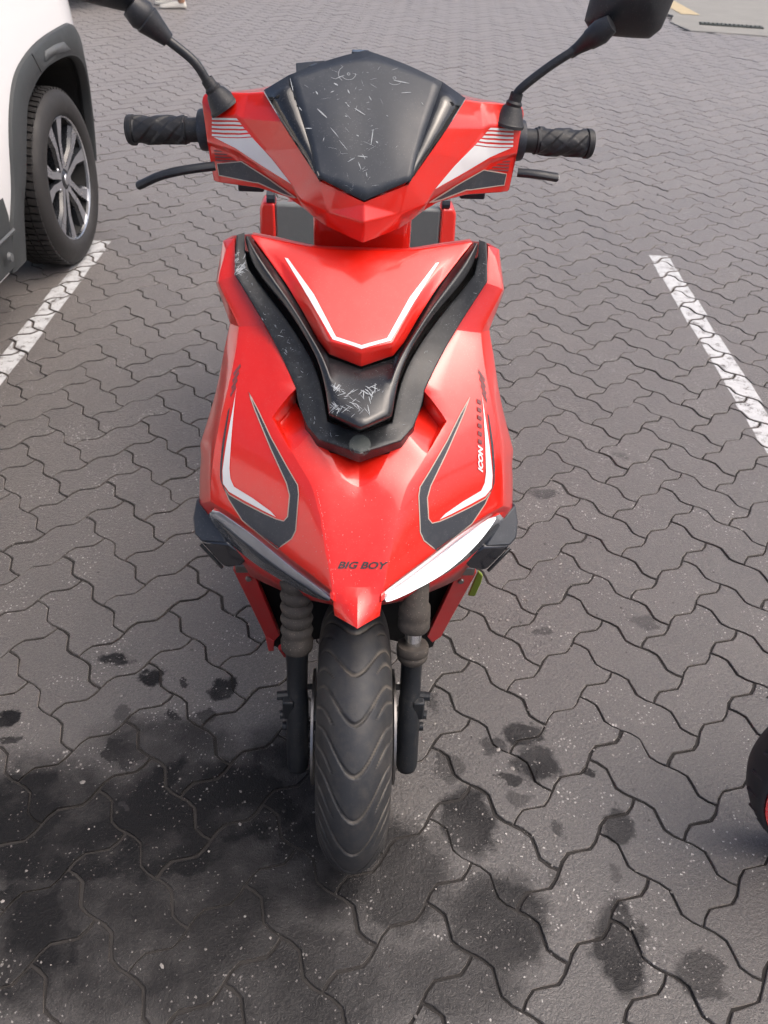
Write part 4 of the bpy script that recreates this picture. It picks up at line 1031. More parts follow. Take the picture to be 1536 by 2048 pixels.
# ---- windscreen
W1, W2, W3, W4 = F['ws1'], F['ws2'], F['ws3'], F['ws4']; ct, cb_, cmid = F['ws_ct'], F['ws_c'], F['ws_cm']
P = dict(F)
P['c2'] = lerp(ct, cb_, .30); P['c3'] = lerp(ct, cb_, .66)
P['c2'] = (0, P['c2'][1]-.008, P['c2'][2]+.004); P['c3'] = (0, P['c3'][1]-.008, P['c3'][2]+.005)
for k, a, b in (('h2', 'ws2', 'c2'), ('h3', 'ws3', 'c3')):
    p = lerp(P[a], P[b], .5); P[k] = (p[0], p[1]-.005, p[2]+.003)
P['h4'] = lerp(W4, cb_, .5)
for k in ('ws1', 'ws2', 'ws3', 'ws4', 'ws5', 'c2', 'c3', 'h2', 'h3', 'h4', 'ws_ct', 'ws_c', 'ws0', 'wso1', 'wso2', 'cw0', 'cw1'):
    p = P[k]; P[k] = (p[0], p[1]-.003, p[2]+.003)
sf = [('ws1', 'ws5', 'h2', 'ws2'), ('ws5', 'ws_ct', 'c2', 'h2'), ('ws2', 'h2', 'h3', 'ws3'), ('h2', 'c2', 'c3', 'h3'), ('ws3', 'h3', 'h4', 'ws4'), ('h3', 'c3', 'ws_c', 'h4')]
bm = mirrored(P, sf); orient(bm); screen = finish('windscreen', bm, 'black_matt', scooter, crease=22, subs=2, solid=.004, recalc=False)
for sgn in (1, -1):
    P3 = P if sgn == 1 else {k: mx_(v) for k, v in P.items()}
    bm = mirrored(P3, [('ws0', 'ws1', 'ws2', 'wso1'), ('wso1', 'ws2', 'ws3', 'wso2'), ('wso2', 'ws3', 'ws4', 'cw0'), ('cw0', 'ws4', 'cw1')], both=False); orient(bm)
    finish('screen_side', bm, 'black_gloss', screen, crease=40, subs=1, solid=.004, recalc=False)
# dash and phone bracket behind the screen
bm = bmesh.new(); add_box(bm, (-.10, .43, 1.07), (.10, .50, 1.135)); finish('dash', bm, 'black_matt', scooter, bevel=.012, bseg=3)
bm = slab([(-.098, .44, 1.150), (-.060, .44, 1.158), (-.058, .47, 1.179), (-.101, .47, 1.174)], (0, .006, -.004)); b_ = finish('phone_bracket', bm, 'black_matt', scooter, bevel=.0015)
tube('arm', [(-.075, .455, 1.175), (-.06, .455, 1.12)], .006, 'black_matt', b_, 10)
bm = bmesh.new(); add_box(bm, (-.020, .455, 1.14), (.006, .475, 1.1935)); finish('antenna_clip', bm, 'black_gloss', scooter, bevel=.002)

# ---- mirrors
def mirror(side):
    s = '' if side < 0 else 'r'
    if side < 0:
        stalk = ['sk0', 'sk1', 'sk2', 'sk3']; bt = ('bt0', 'bt1')
    else:
        stalk = ['sk0r', 'sk1r', 'sk2r', 'sk3r']; bt = ('bt0r', 'bt1r')
    b0, b1 = Vector(F[bt[0]]), Vector(F[bt[1]]); d = (b1-b0).normalized()
    # housing: front outline (towards the camera) lofted back to the glass
    if side > 0:
        A = [(.308, 1.244), (.3105, 1.275), (.3235, 1.335), (.352, 1.385), (.40, 1.395), (.437, 1.375), (.437, 1.33), (.426, 1.28), (.416, 1.238), (.402, 1.226), (.37, 1.2262), (.34, 1.2275), (.318, 1.232)]
        yb = .44
        ctr = (.365, .402, 1.300)
    else:
        A = [(-.305, 1.242), (-.308, 1.262), (-.318, 1.32), (-.345, 1.38), (-.395, 1.395), (-.440, 1.38), (-.445, 1.33), (-.432, 1.28), (-.415, 1.250), (-.385, 1.243), (-.345, 1.236), (-.325, 1.232), (-.312, 1.234)]
        yb = .43
        ctr = (-.365, .392, 1.300)
    bm = bmesh.new()
    mid = Vector((ctr[0], 0, ctr[2]))
    r0v = [bm.verts.new((x, yb+.018, z)) for x, z in A]
    r1v = [bm.verts.new((x, yb+.004, z)) for x, z in A]
    r2v = [bm.verts.new((x+(ctr[0]-x)*.10, yb-.010, z+(ctr[2]-z)*.10)) for x, z in A]
    r3v = [bm.verts.new((x+(ctr[0]-x)*.55, yb-.034, z+(ctr[2]-z)*.55)) for x, z in A]
    n = len(A); c = bm.verts.new((ctr[0], yb-.040, ctr[2]))
    for Ra, Rb in ((r0v, r1v), (r1v, r2v), (r2v, r3v)):
        for k in range(n): bm.faces.new((Ra[k], Ra[(k+1) % n], Rb[(k+1) % n], Rb[k]))
    for k in range(n): bm.faces.new((r3v[k], r3v[(k+1) % n], c))
    h = finish('mirror', bm, 'mirror_black', scooter, crease=32, subs=2, cw=.8)
    h['label'] = 'black mirror on its stalk, on the %s side of the picture' % ('right' if side > 0 else 'left')
    bm = bmesh.new(); bm.faces.new([bm.verts.new((x+(ctr[0]-x)*.04, yb+.017, z+(ctr[2]-z)*.04)) for x, z in A]); finish('glass', bm, 'chrome', h)
    # rubber boot
    prof = [(.024, 0), (.0235, .004), (.0215, .006), (.0145, .024), (.0115, .027), (.0120, .031), (.0095, .034), (.0090, .044)]
    q = d.to_track_quat('Z', 'Y').to_matrix().to_4x4(); q.translation = b0-d*.010
    bm = bmesh.new(); add_lathe(bm, prof, (0, 0, 0), 'Z', 24); bm.transform(q); finish('boot', bm, 'rubber', h)
    pts = smooth_path([b0+d*.01]+[Vector(F[k]) for k in stalk], 5)
    tube('stalk', pts, .0062 if side > 0 else .0066, 'mirror_black', h, 12)
    if side > 0:
        e = Vector(F['sc0r']); g = Vector((.322, .412, 1.238))
        tube('knuckle', [e-(g-e).normalized()*.012, e, lerp(e, g, .45), lerp(e, g, .5), g, g+(g-e)*.45], [.0072, .0082, .0120, .0135, .0165, .012], 'mirror_black', h, 16)
    else:
        e = Vector(F['sc0']); g = Vector((-.302, .418, 1.232))
        tube('knuckle', [e-(g-e).normalized()*.003, e, lerp(e, g, .85), lerp(e, g, .9), lerp(e, g, 1.05), lerp(e, g, 1.5)], [.0098, .0105, .0195, .0180, .0200, .016], 'mirror_black', h, 16)
    return h
mirror(-1); mirror(1)

# ---- grips and levers
def grip(side):
    a, b = (Vector(F['gr0']), Vector(F['gr1'])) if side < 0 else (Vector(F['gr0r']), Vector(F['gr1r']))
    d = (b-a).normalized(); ln = (b-a).length
    q = d.to_track_quat('Z', 'Y').to_matrix().to_4x4(); q.translation = a-d*.004
    prof = [(.0, -.004), (.0155, -.004), (.0165, .0)] + [(.0165, .022)]+[(.0190, .026)]
    n = 110
    bm = bmesh.new(); rings = []; seg = 72
    zs = [k/n*ln for k in range(n+1)]
    for z in zs:
        ring = []
        for k in range(seg):
            th = 2*math.pi*k/seg
            r = .0172 if z < .022 else .0192
            if .026 < z < ln-.012:
                w = math.sin(th*3+z*150); w2 = math.sin(th*3-z*95)
                r += .0012*max(-1, min(1, w*4))+.0007*max(0, min(1, w2*4))
                # plain oval pad on the palm side
                if side < 0 and ((z-.062)/.030)**2+((((th-4.4+math.pi) % (2*math.pi))-math.pi)/.75)**2 < 1: r = .0203
            if z > ln-.010: r = .0218
            if z > ln-.003: r = .0200
            ring.append(bm.verts.new((r*math.cos(th), r*math.sin(th), z)))
        rings.append(ring)
    for i in range(n):
        for k in range(seg): bm.faces.new((rings[i][k], rings[i][(k+1) % seg], rings[i+1][(k+1) % seg], rings[i+1][k]))
    bm.faces.new(rings[-1]); bm.transform(q); g = finish('grip', bm, 'rubber', scooter, angle=50)
    bm = bmesh.new(); add_lathe(bm, [(.0, .002), (.029, .002), (.030, -.004), (.028, -.018), (.0, -.02)], (0, 0, 0), 'Z', 28); bm.transform(q); finish('collar', bm, 'black_matt', g)
    lv = ['lv0', 'lv1', 'lv2', 'lv3'] if side < 0 else ['lv0r', 'lv1r', 'lv2r']
    pts = smooth_path([Vector(F[k]) for k in lv], 6)
    rad_ = [.0085]*len(pts)
    tube('brake_lever', pts, rad_, 'mirror_black', scooter, 12, flat=.75)
    e = pts[-1]; dd = (pts[-1]-pts[-3]).normalized(); tube('lever_tip', [e-dd*.001, e+dd*.0012], .0072, 'steel', scooter, 12, flat=.75)
grip(-1); grip(1)

# ---- front wheel
WR, WW = .236, .120
def tyre_mesh(name, R, W, H, nseg, nw, groove=None):
    """round-section tyre about the X axis; groove(u, ang) -> 0..1 depth"""
    prof = []
    for k in range(nw+1):
        a = -math.pi*.62+math.pi*1.24*k/nw
        prof.append((R-H+H*(math.cos(a) if abs(a) < math.pi/2 else math.cos(a)*.75), W/2*math.sin(a)*(1 if abs(a) < math.pi/2 else 1.0), a/(math.pi*.5)))
    vv = []; ff = []; gg = []
    for i in range(nseg):
        th = 2*math.pi*i/nseg; c, s = math.cos(th), math.sin(th)
        for (r, x, u) in prof:
            g = groove(u, th) if groove and abs(u) < 1.02 else 0.0
            r = r-g*.0050; gg.append(g)
            vv.append((x, r*c, r*s))
    m_ = nw+1
    for i in range(nseg):
        j = (i+1) % nseg
        for k in range(nw): ff.append((i*m_+k, i*m_+k+1, j*m_+k+1, j*m_+k))
    me = bpy.data.meshes.new(name); me.from_pydata(vv, [], ff); me.update()
    me.attributes.new('groove', 'FLOAT', 'POINT').data.foreach_set('value', gg)
    for p_ in me.polygons: p_.use_smooth = True
    return me
NG = 20
def groove(u, th):
    # th measured from +Y towards +Z; s runs along the tread in pitches
    pitch = 2*math.pi/NG; s0 = th/pitch; best = 0
    au = abs(u)
    # long wavy groove across the crown
    def sstep(x): x = max(0, min(1, x)); return x*x*(3-2*x)
    off = .10 if u > 0 else -.02
    f = .70*sstep((au-.03)/.60)+.40*au
    d = (s0+f*1.0+.0) % 1.0; d = min(d, 1-d)
    w = .050*(1-.2*au)
    if au < .97: best = max(best, max(0, 1-(d/w)**4) if d < w else 0)
    # short side grooves
    f2 = .70*sstep((au-.05)/.60)+.40*au
    d = (s0+f2+.5+off) % 1.0; d = min(d, 1-d)
    if .36 < au < .95:
        w2 = .045*min(1, (au-.34)/.12)
        if d < w2: best = max(best, max(0, 1-(d/w2)**4))
    return best
wheel = lathe('front_wheel', [(.150, -.05), (.156, -.046), (.150, -.040), (.138, -.034), (.134, 0), (.138, .034), (.150, .040), (.156, .046), (.150, .05), (.144, .048), (.128, 0), (.144, -.048)], 'fork', scooter, (0, 0, 0), 'X', 64, closed=True)
wheel.location = (0, 0, WR)
ty = link('tyre', tyre_mesh('tyre', WR, WW, .085, 1000, 96, groove), 'tyre', wheel)
for k in range(5):
    a = k*2*math.pi/5+.3; c, s = math.cos(a), math.sin(a)
    tube('spoke', [(0, .03*c, .03*s), (0, .09*c, .09*s), (0, .134*c, .134*s)], [.018, .013, .017], 'fork', wheel, 10, flat=.7)
lathe('hub', [(.0, -.06), (.026, -.06), (.032, -.03), (.032, .03), (.026, .06), (0, .06)], 'fork', wheel, seg=24)
lathe('brake_disc', [(.055, .066), (.098, .066), (.098, .070), (.055, .070)], 'steel', wheel, seg=64, closed=True)
lathe('brake_disc', [(.055, -.066), (.098, -.066), (.098, -.070), (.055, -.070)], 'steel', wheel, seg=64, closed=True)
lathe('axle', [(0, -.122), (.008, -.122), (.008, .122), (0, .122)], 'fork', wheel, seg=12)

# ---- fork legs
def fork(side):
    k0, k1, k2 = Vector(F['fk0']), Vector(F['fk1']), Vector(F['fk2'])
    X = lambda v: Vector((v.x*-side if side > 0 else v.x, v.y, v.z))
    f0, f1, f2 = X(k0), X(k1), X(k2)
    ax = (f0-f2).normalized(); topp = f0+ax*.09
    pts = [f2-ax*.012, f2-ax*.006, f2+ax*.004, f2+ax*.14, f2+ax*.150, f2+ax*.195, f1]
    leg = tube('fork_leg', pts, [.010, .0165, .0190, .0190, .0175, .0175, .0190], 'fork', scooter, 20)
    o_ = -1 if side < 0 else 1
    for dz, ln in ((.150, .034), (.112, .030)):       # lugs for the mudguard
        c = f2+ax*dz; tube('lug', [c, c+Vector((o_*ln, -.004, 0))], [.008, .0075], 'fork', leg, 10)
    c = f2+ax*.128; bm = bmesh.new(); add_box(bm, (c.x+(o_*.014)-.010, c.y-.016, c.z-.02), (c.x+(o_*.014)+.010, c.y+.01, c.z+.024)); finish('lug_plate', bm, 'fork', leg, bevel=.003)
    i_ = -o_
    for dz in (.165, .085, .055, .03):                   # bolts on the wheel side
        c = f2+ax*dz; tube('bolt', [c, c+Vector((i_*.026, 0, 0))], .005, 'liner', leg, 8)
    if side < 0:
        prof = [(.021, -.008), (.024, 0)]
        n_ = 6; ln = (topp-f1).length
        z = .0
        pr = [(.0215, -.010), (.0255, -.004), (.0262, .010), (.0225, .018)]
        zz = .018
        while zz < ln:
            pr += [(.0245, zz+.006), (.0262, zz+.012), (.0240, zz+.018), (.0205, zz+.020)]; zz += .021
        q = ax.to_track_quat('Z', 'Y').to_matrix().to_4x4(); q.translation = f1
        bm = bmesh.new(); add_lathe(bm, pr, (0, 0, 0), 'Z', 28); bm.transform(q); finish('gaiter', bm, 'gaiter', leg, angle=70)
    else:
        q = ax.to_track_quat('Z', 'Y').to_matrix().to_4x4(); q.translation = f1
        bm = bmesh.new(); add_lathe(bm, [(.018, -.030), (.0245, -.022), (.0255, -.016), (.0240, -.013), (.0262, -.010), (.0262, 0), (.0245, .004), (.018, .005), (.0, .005)], (0, 0, 0), 'Z', 28); bm.transform(q); finish('dust_seal', bm, 'gaiter', leg, angle=50)
        tube('chrome_tube', [f1, f1+ax*.05], .0135, 'chrome', leg, 24)
        bm = bmesh.new(); add_lathe(bm, [(0, .032), (.023, .032), (.0258, .037), (.0258, .050), (.0245, .054), (.0258, .058), (.0250, .075), (.0215, .080), (.021, .14)], (0, 0, 0), 'Z', 28); bm.transform(q); finish('dust_cover', bm, 'gaiter', leg, angle=50)
    return leg
fork(-1); fork(1)
bm = bmesh.new(); add_box(bm, (-.115, .05, .50), (.115, .115, .535)); finish('fork_yoke', bm, 'fork', scooter, bevel=.008)

# ---- rear of the scooter, mostly hidden behind the front
def loft(sections, closed_ends=True):
    bm = bmesh.new(); rings = [[bm.verts.new(p) for p in s] for s in sections]
    for A, B in zip(rings[:-1], rings[1:]):
        for k in range(len(A)): bm.faces.new((A[k], A[(k+1) % len(A)], B[(k+1) % len(B)], B[k]))
    if closed_ends: bm.faces.new(rings[0][::-1]); bm.faces.new(rings[-1])
    return bm
def sec(y, w, z0, z1, r=.25):
    return [(-w*.75, y, z0), (w*.75, y, z0), (w, y, z0+(z1-z0)*.3), (w*1.0, y, z1-(z1-z0)*.22), (w*.8, y, z1), (-w*.8, y, z1), (-w*1.0, y, z1-(z1-z0)*.22), (-w, y, z0+(z1-z0)*.3)]
finish('rear_body', loft([sec(1.0, .195, .40, .74), sec(1.12, .20, .44, .76), sec(1.35, .185, .50, .79), sec(1.6, .14, .60, .84), sec(1.78, .07, .72, .88)]), 'red', scooter, subs=2, crease=50)
# upright panel below the seat: grey middle, red rounded sides
bm = bmesh.new(); add_box(bm, (-.186, .975, .38), (.186, 1.0, .800)); finish('seat_base_panel', bm, 'grey_panel', scooter, bevel=.006)
for s in (-1, 1):
    bm = slab([(s*.186, .97, .36), (s*.2235, .985, .36), (s*.2245, .985, .70), (s*.2215, .985, .788), (s*.213, .982, .801), (s*.187, .97, .803)], (0, .06, 0)); finish('side_cover', bm, 'red', scooter, bevel=.006, bseg=3)
    tube('seat_peg', [(s*.204, .985, .812), (s*.186, .985, .812)], .013, 'black_matt', scooter, 10)
finish('seat', loft([sec(.99, .155, .775, .815), sec(1.05, .16, .765, .835), sec(1.3, .16, .77, .85), sec(1.38, .15, .78, .90), sec(1.62, .12, .82, .90), sec(1.70, .08, .84, .88)]), 'seat', scooter, subs=2)
finish('footboard', loft([sec(.37, .17, .255, .31), sec(.5, .19, .25, .30), sec(.9, .19, .25, .30), sec(1.02, .17, .26, .34)]), 'black_matt', scooter, bevel=.006)
for s in (-1, 1):
    bm = slab([(s*.195, .36, .20), (s*.195, 1.05, .20), (s*.2, 1.1, .34), (s*.2, .95, .315), (s*.2, .5, .315), (s*.19, .38, .36)], (s*.008, 0, 0)); finish('side_skirt', bm, 'red', scooter, bevel=.003)
rw = lathe('rear_wheel', [(.150, -.05), (.156, -.046), (.134, 0), (.156, .046), (.150, .05), (.128, 0)], 'fork', scooter, (0, 0, 0), 'X', 48, closed=True); rw.location = (0, 1.33, WR)
link('tyre', tyre_mesh('tyre', WR, .13, .085, 96, 20), 'tyre', rw)
lathe('hub', [(.0, -.09), (.12, -.07), (.14, -.02), (.14, .02), (.12, .07), (0, .09)], 'fork', rw, seg=24)
finish('engine', loft([sec(.95, .09, .19, .36), sec(1.1, .11, .17, .40), sec(1.35, .09, .2, .36)]), 'fork', scooter, bevel=.01)
tube('muffler', [(-.16, 1.15, .27), (-.17, 1.3, .29), (-.175, 1.62, .38)], [.03, .052, .048], 'fork', scooter, 18)
tube('side_stand', [(.13, .80, .25), (.19, .86, .13), (.262, .90, .016), (.30, .905, .012)], [.010, .009, .009, .011], 'fork', scooter, 10)
bm = bmesh.new(); add_box(bm, (-.06, 1.80, .76), (.06, 1.83, .84)); finish('tail_light', bm, 'red_rim', scooter, bevel=.006)

# ---- stickers, lettering and scuffs: thin sheets laid on the panels
bpy.context.view_layer.update()
dg_ = bpy.context.evaluated_depsgraph_get()
def bvh_of(o):
    ev = o.evaluated_get(dg_); me = ev.to_mesh()
    t_ = BVHTree.FromPolygons([v.co.copy() for v in me.vertices], [tuple(p.vertices) for p in me.polygons]); ev.to_mesh_clear(); return t_
BV = {o.name: bvh_of(o) for o in (fairing, trim, vplate, redv, cowl, screen)}
VIEW = Vector((0, .80, -.60)).normalized()
def conform(bm, o, off, d=VIEW):
    t_ = BV[o.name]; bad = []
    for v in bm.verts:
        dd = d
        hit = t_.ray_cast(v.co-dd*.06, dd, .14)
        if hit[0] is None:
            nr = t_.find_nearest(v.co); hit = nr
        nrm = hit[1]
        if nrm.dot(dd) > 0: nrm = -nrm
        v.co = hit[0]+nrm*off
def sheet(pts, maxlen=.008):
    bm = bmesh.new(); vs_ = [bm.verts.new(p) for p in pts]
    es = [bm.edges.new((vs_[i], vs_[(i+1) % len(vs_)])) for i in range(len(vs_))]
    bmesh.ops.triangle_fill(bm, use_beauty=True, use_dissolve=False, edges=es)
    for _ in range(5):
        le = [e for e in bm.edges if e.calc_length() > maxlen]
        if not le: break
        bmesh.ops.subdivide_edges(bm, edges=le, cuts=1); bmesh.ops.triangulate(bm, faces=bm.faces[:])
    return bm
def decal(name, pts, o, mat, off=.0007, mirror=True, maxlen=.008):
    for s in ((1, -1) if mirror else (1,)):
        bm = sheet([(p[0]*s, p[1], p[2]) for p in pts], maxlen); conform(bm, o, off)
        bmesh.ops.recalc_face_normals(bm, faces=bm.faces[:])
        a = sum((f.normal for f in bm.faces), Vector())
        if a.dot(VIEW) > 0: bmesh.ops.reverse_faces(bm, faces=bm.faces[:])
        finish(name, bm, mat, o, recalc=False, angle=60)
def pin(name, pts, o, mat, w=.0008, off=.0009, mirror=True):
    """thin line round a sticker"""
    n = len(pts)
    for s in ((1, -1) if mirror else (1,)):
        bm = bmesh.new(); P_ = [Vector((p[0]*s, p[1], p[2])) for p in pts]
        fine = []
        for i in range(n):
            a, b = P_[i], P_[(i+1) % n]; k = max(1, int((b-a).length/.008))
            fine += [a+(b-a)*(j/k) for j in range(k)]
        m_ = len(fine); L_, R2 = [], []
        for i in range(m_):
            t_ = (fine[(i+1) % m_]-fine[i-1]).normalized(); sd_ = t_.cross(VIEW).normalized()
            L_.append(bm.verts.new(fine[i]+sd_*w)); R2.append(bm.verts.new(fine[i]-sd_*w))
        for i in range(m_): bm.faces.new((L_[i], L_[(i+1) % m_], R2[(i+1) % m_], R2[i]))
        conform(bm, o, off); finish(name, bm, mat, o, recalc=False)
def scratches(name, segs, o, mat, off=.0008):
    bm = bmesh.new()
    for a, b, w in segs:
        a, b = Vector(a), Vector(b); d = (b-a).normalized(); s_ = d.cross(VIEW).normalized()*w*.5; k = max(2, int((b-a).length/.006)); rowv = []
        for i in range(k+1):
            p_ = a+(b-a)*(i/k); ww = math.sin(math.pi*(.12+.76*i/k)); rowv.append((bm.verts.new(p_+s_*ww), bm.verts.new(p_-s_*ww)))
        for (c1, c2), (d1, d2) in zip(rowv[:-1], rowv[1:]): bm.faces.new((c1, d1, d2, c2))
    conform(bm, o, off); x = finish(name, bm, mat, o, recalc=False); x['kind'] = 'stuff'; return x
decal('charcoal_sticker', DE['side_dark'], fairing, 'decal_dark'); pin('pinstripe', DE['side_dark'], fairing, 'decal_cream')
decal('edge_sticker', DE['side_line'], fairing, 'decal_dark')
decal('white_sticker', DE['side_white'], fairing, 'decal_white', .0011)
for k in range(4): decal('hatch_sticker', DE['hatch%d' % k], fairing, 'decal_rose')
decal('white_stripe', DE['v_stripe'], redv, 'decal_white')
decal('white_sticker', DE['cowl_white'], cowl, 'decal_white'); decal('charcoal_sticker', DE['cowl_black'], cowl, 'decal_dark')
for k in range(5): decal('bar_sticker', DE['cowl_bar%d' % k], cowl, 'decal_white')
for k in range(4): decal('dark_bar_sticker', DE['cowl_dbar%d' % k], cowl, 'decal_rose')
pin('pinstripe', DE['cowl_black'], cowl, 'decal_cream', .0006)
def lettering(name, body, size, o, mat, origin, xdir, ydir, shear=.25, off=.0008, stretch=1.0, bold=0.0):
    cu = bpy.data.curves.new(name, 'FONT'); cu.body = body; cu.size = size; cu.shear = shear; cu.align_x = 'CENTER'; cu.align_y = 'CENTER'; cu.offset = bold; cu.space_character = 1.0; cu.resolution_u = 3
    to = bpy.data.objects.new(name, cu); COL.objects.link(to); bpy.context.view_layer.update()
    me = bpy.data.meshes.new_from_object(to.evaluated_get(bpy.context.evaluated_depsgraph_get())); bpy.data.objects.remove(to)
    bm = bmesh.new(); bm.from_mesh(me); bpy.data.meshes.remove(me)
    xd, yd, og = Vector(xdir).normalized(), Vector(ydir).normalized(), Vector(origin)
    for v in bm.verts: v.co = og+xd*(v.co.x*stretch)+yd*v.co.y
    bmesh.ops.triangulate(bm, faces=bm.faces[:])
    for _ in range(3):
        le = [e for e in bm.edges if e.calc_length() > .004]
        if not le: break
        bmesh.ops.subdivide_edges(bm, edges=le, cuts=1); bmesh.ops.triangulate(bm, faces=bm.faces[:])
    conform(bm, o, off); return finish(name, bm, mat, o, recalc=False)
tp = DE['text_pos'][0]
lettering('lettering', 'BIG BOY', .0135, fairing, 'letter', (tp[0]+.0005, tp[1], tp[2]), (1, 0, 0), (0, .70, .71), .35, stretch=1.28, bold=.0004)
tl = DE['txt_line']
a, b = Vector(tl[0]), Vector(tl[3]); d = (b-a).normalized(); side_ = Vector((-1, .25, .15))
lettering('side_lettering', 'ICON', .0105, fairing, 'decal_white', a+d*.020+Vector((.0035, 0, 0)), d, side_, .25, off=.0015, stretch=1.35, bold=.0005)
for k in range(6):       # illegible dark letters after it
    o_ = a+d*(.043+k*.0118); w = Vector(side_).normalized()*.0034; q = o_+Vector((.0030, 0, 0))
    decal('side_lettering', [tuple(q-w), tuple(q-w+d*.0060), tuple(q+w+d*.0072), tuple(q+w+d*.0012)], fairing, 'decal_rose', .0014, False)
# chipped paint along the left ridge of the nose and stone chips over the lower panel
M['chip'] = pmat('paint_chip', (.55, .33, .31), .7, var=.2, vscale=200)
rr = random.Random(31); segs = []
rl = [Vector(F[k])+Vector((.0035, 0, .001)) for k in ('ib8', 'ic9', 'ic10', 'ic11')]
for a_, b_ in zip(rl[:-1], rl[1:]):
    n_ = 14
    for i in range(n_):
        if rr.random() < .25: continue
        p1 = a_.lerp(b_, i/n_)+Vector((rr.gauss(0, .0005), 0, 0)); p2 = a_.lerp(b_, (i+rr.uniform(.5, 1.2))/n_)+Vector((rr.gauss(0, .0005), 0, 0)); segs.append((p1, p2, rr.uniform(.0003, .0009)))
for k in range(150):
    v_ = rr.random(); u_ = rr.uniform(-1, 1); q = Vector(lerp(F['c1'], F['c_tip'], v_)); q.x = u_*(.13-.10*v_); q.y += .10*abs(q.x)
    d_ = Vector((rr.gauss(0, 1), .4, rr.gauss(0, 1))).normalized()*rr.uniform(.0003, .0009); segs.append((q-d_, q+d_, rr.uniform(.0003, .0010)))
scratches('paint_chips', segs, fairing, 'chip', .0006)
# badge disc on the chin of the trim
bc = Vector(lerp(F['vo_c'], F['vi_c'], .40))
ring = [tuple(bc+Vector((math.cos(t_)*.0150, math.sin(t_)*.0105, math.sin(t_)*.0105))) for t_ in [k*2*math.pi/24 for k in range(24)]]
decal('badge', ring, trim, 'badge', .0010, False, .006)
rr = random.Random(21); hair = [(a, b, w*.75) for a, b, w in SCRATCH_SCREEN]
for k in range(60):
    u_, v_ = rr.gauss(-.012, .035), rr.random()**.8; q = Vector(lerp(F['ws_ct'], F['ws_c'], .06+.88*v_)); q.x += u_*(1-.5*v_)
    a_ = rr.choice((.7, -.7, 1.5, .2))+rr.gauss(0, .35); ln = abs(rr.gauss(0, .0035))+.0008; d_ = Vector((math.cos(a_), .6*math.sin(a_), .6*math.sin(a_)))*ln
    hair.append((tuple(q-d_), tuple(q+d_), rr.uniform(.00018, .00045)))
for cx, cz, r1, a0, a1 in ((-.0235, .10, .0095, 3.6, 6.4), (-.0235, .10, .014, 2.2, 4.0), (.040, .115, .011, 4.0, 5.6), (-.0235, .10, .002, 0, 6.2), (.040, .115, .0022, 0, 6.2)):
    q = Vector(lerp(F['ws_ct'], F['ws_c'], cz+.08)); q.x += cx
    for i in range(9):
        p1, p2 = [q+Vector((math.cos(a_)*r1, math.sin(a_)*r1*.7, math.sin(a_)*r1*.7)) for a_ in (a0+(a1-a0)*i/9, a0+(a1-a0)*(i+1.1)/9)]
        hair.append((tuple(p1), tuple(p2), .0007))
scratches('scratches', hair, screen, 'scratch')
scratches('scratches', SCRATCH_PLATE, vplate, 'scratch')
rr = random.Random(5); segs = []
chain_o = [Vector(lerp(F[a], F[b], .35)) for a, b in (('vo0', 'vi0'), ('vo1', 'vi1'), ('vo2', 'vi2'), ('vo3', 'vi3'), ('vo4', 'vi4'), ('vo5', 'vi5'), ('vo7', 'vi6'), ('vo_c', 'vi_c'))]
for k in range(70):
    i = rr.randrange(len(chain_o)-1); p_ = chain_o[i].lerp(chain_o[i+1], rr.random()); s = rr.choice((1, 1, 1, -1))
    p_ = Vector((p_.x*s, p_.y, p_.z))+Vector((rr.gauss(0, .006), 0, rr.gauss(0, .005))); dr = Vector((rr.gauss(0, 1), .4, rr.gauss(0, 1))).normalized()*rr.uniform(.001, .006)
    segs.append((p_-dr*.7, p_+dr*.7, rr.uniform(.0003, .0009)))
for k in range(26):     # bare scuffed patch at the upper left corner of the trim
    p_ = Vector(F['vo0']).lerp(Vector(F['vo1']), rr.random())+Vector((rr.uniform(0, .014), 0, 0)); dr = Vector((rr.uniform(.2, 1), .3, rr.uniform(-.5, 1))).normalized()*rr.uniform(.002, .009)
    segs.append((p_-dr, p_+dr, rr.uniform(.0005, .0014)))
scratches('scratches', segs, trim, 'scratch')

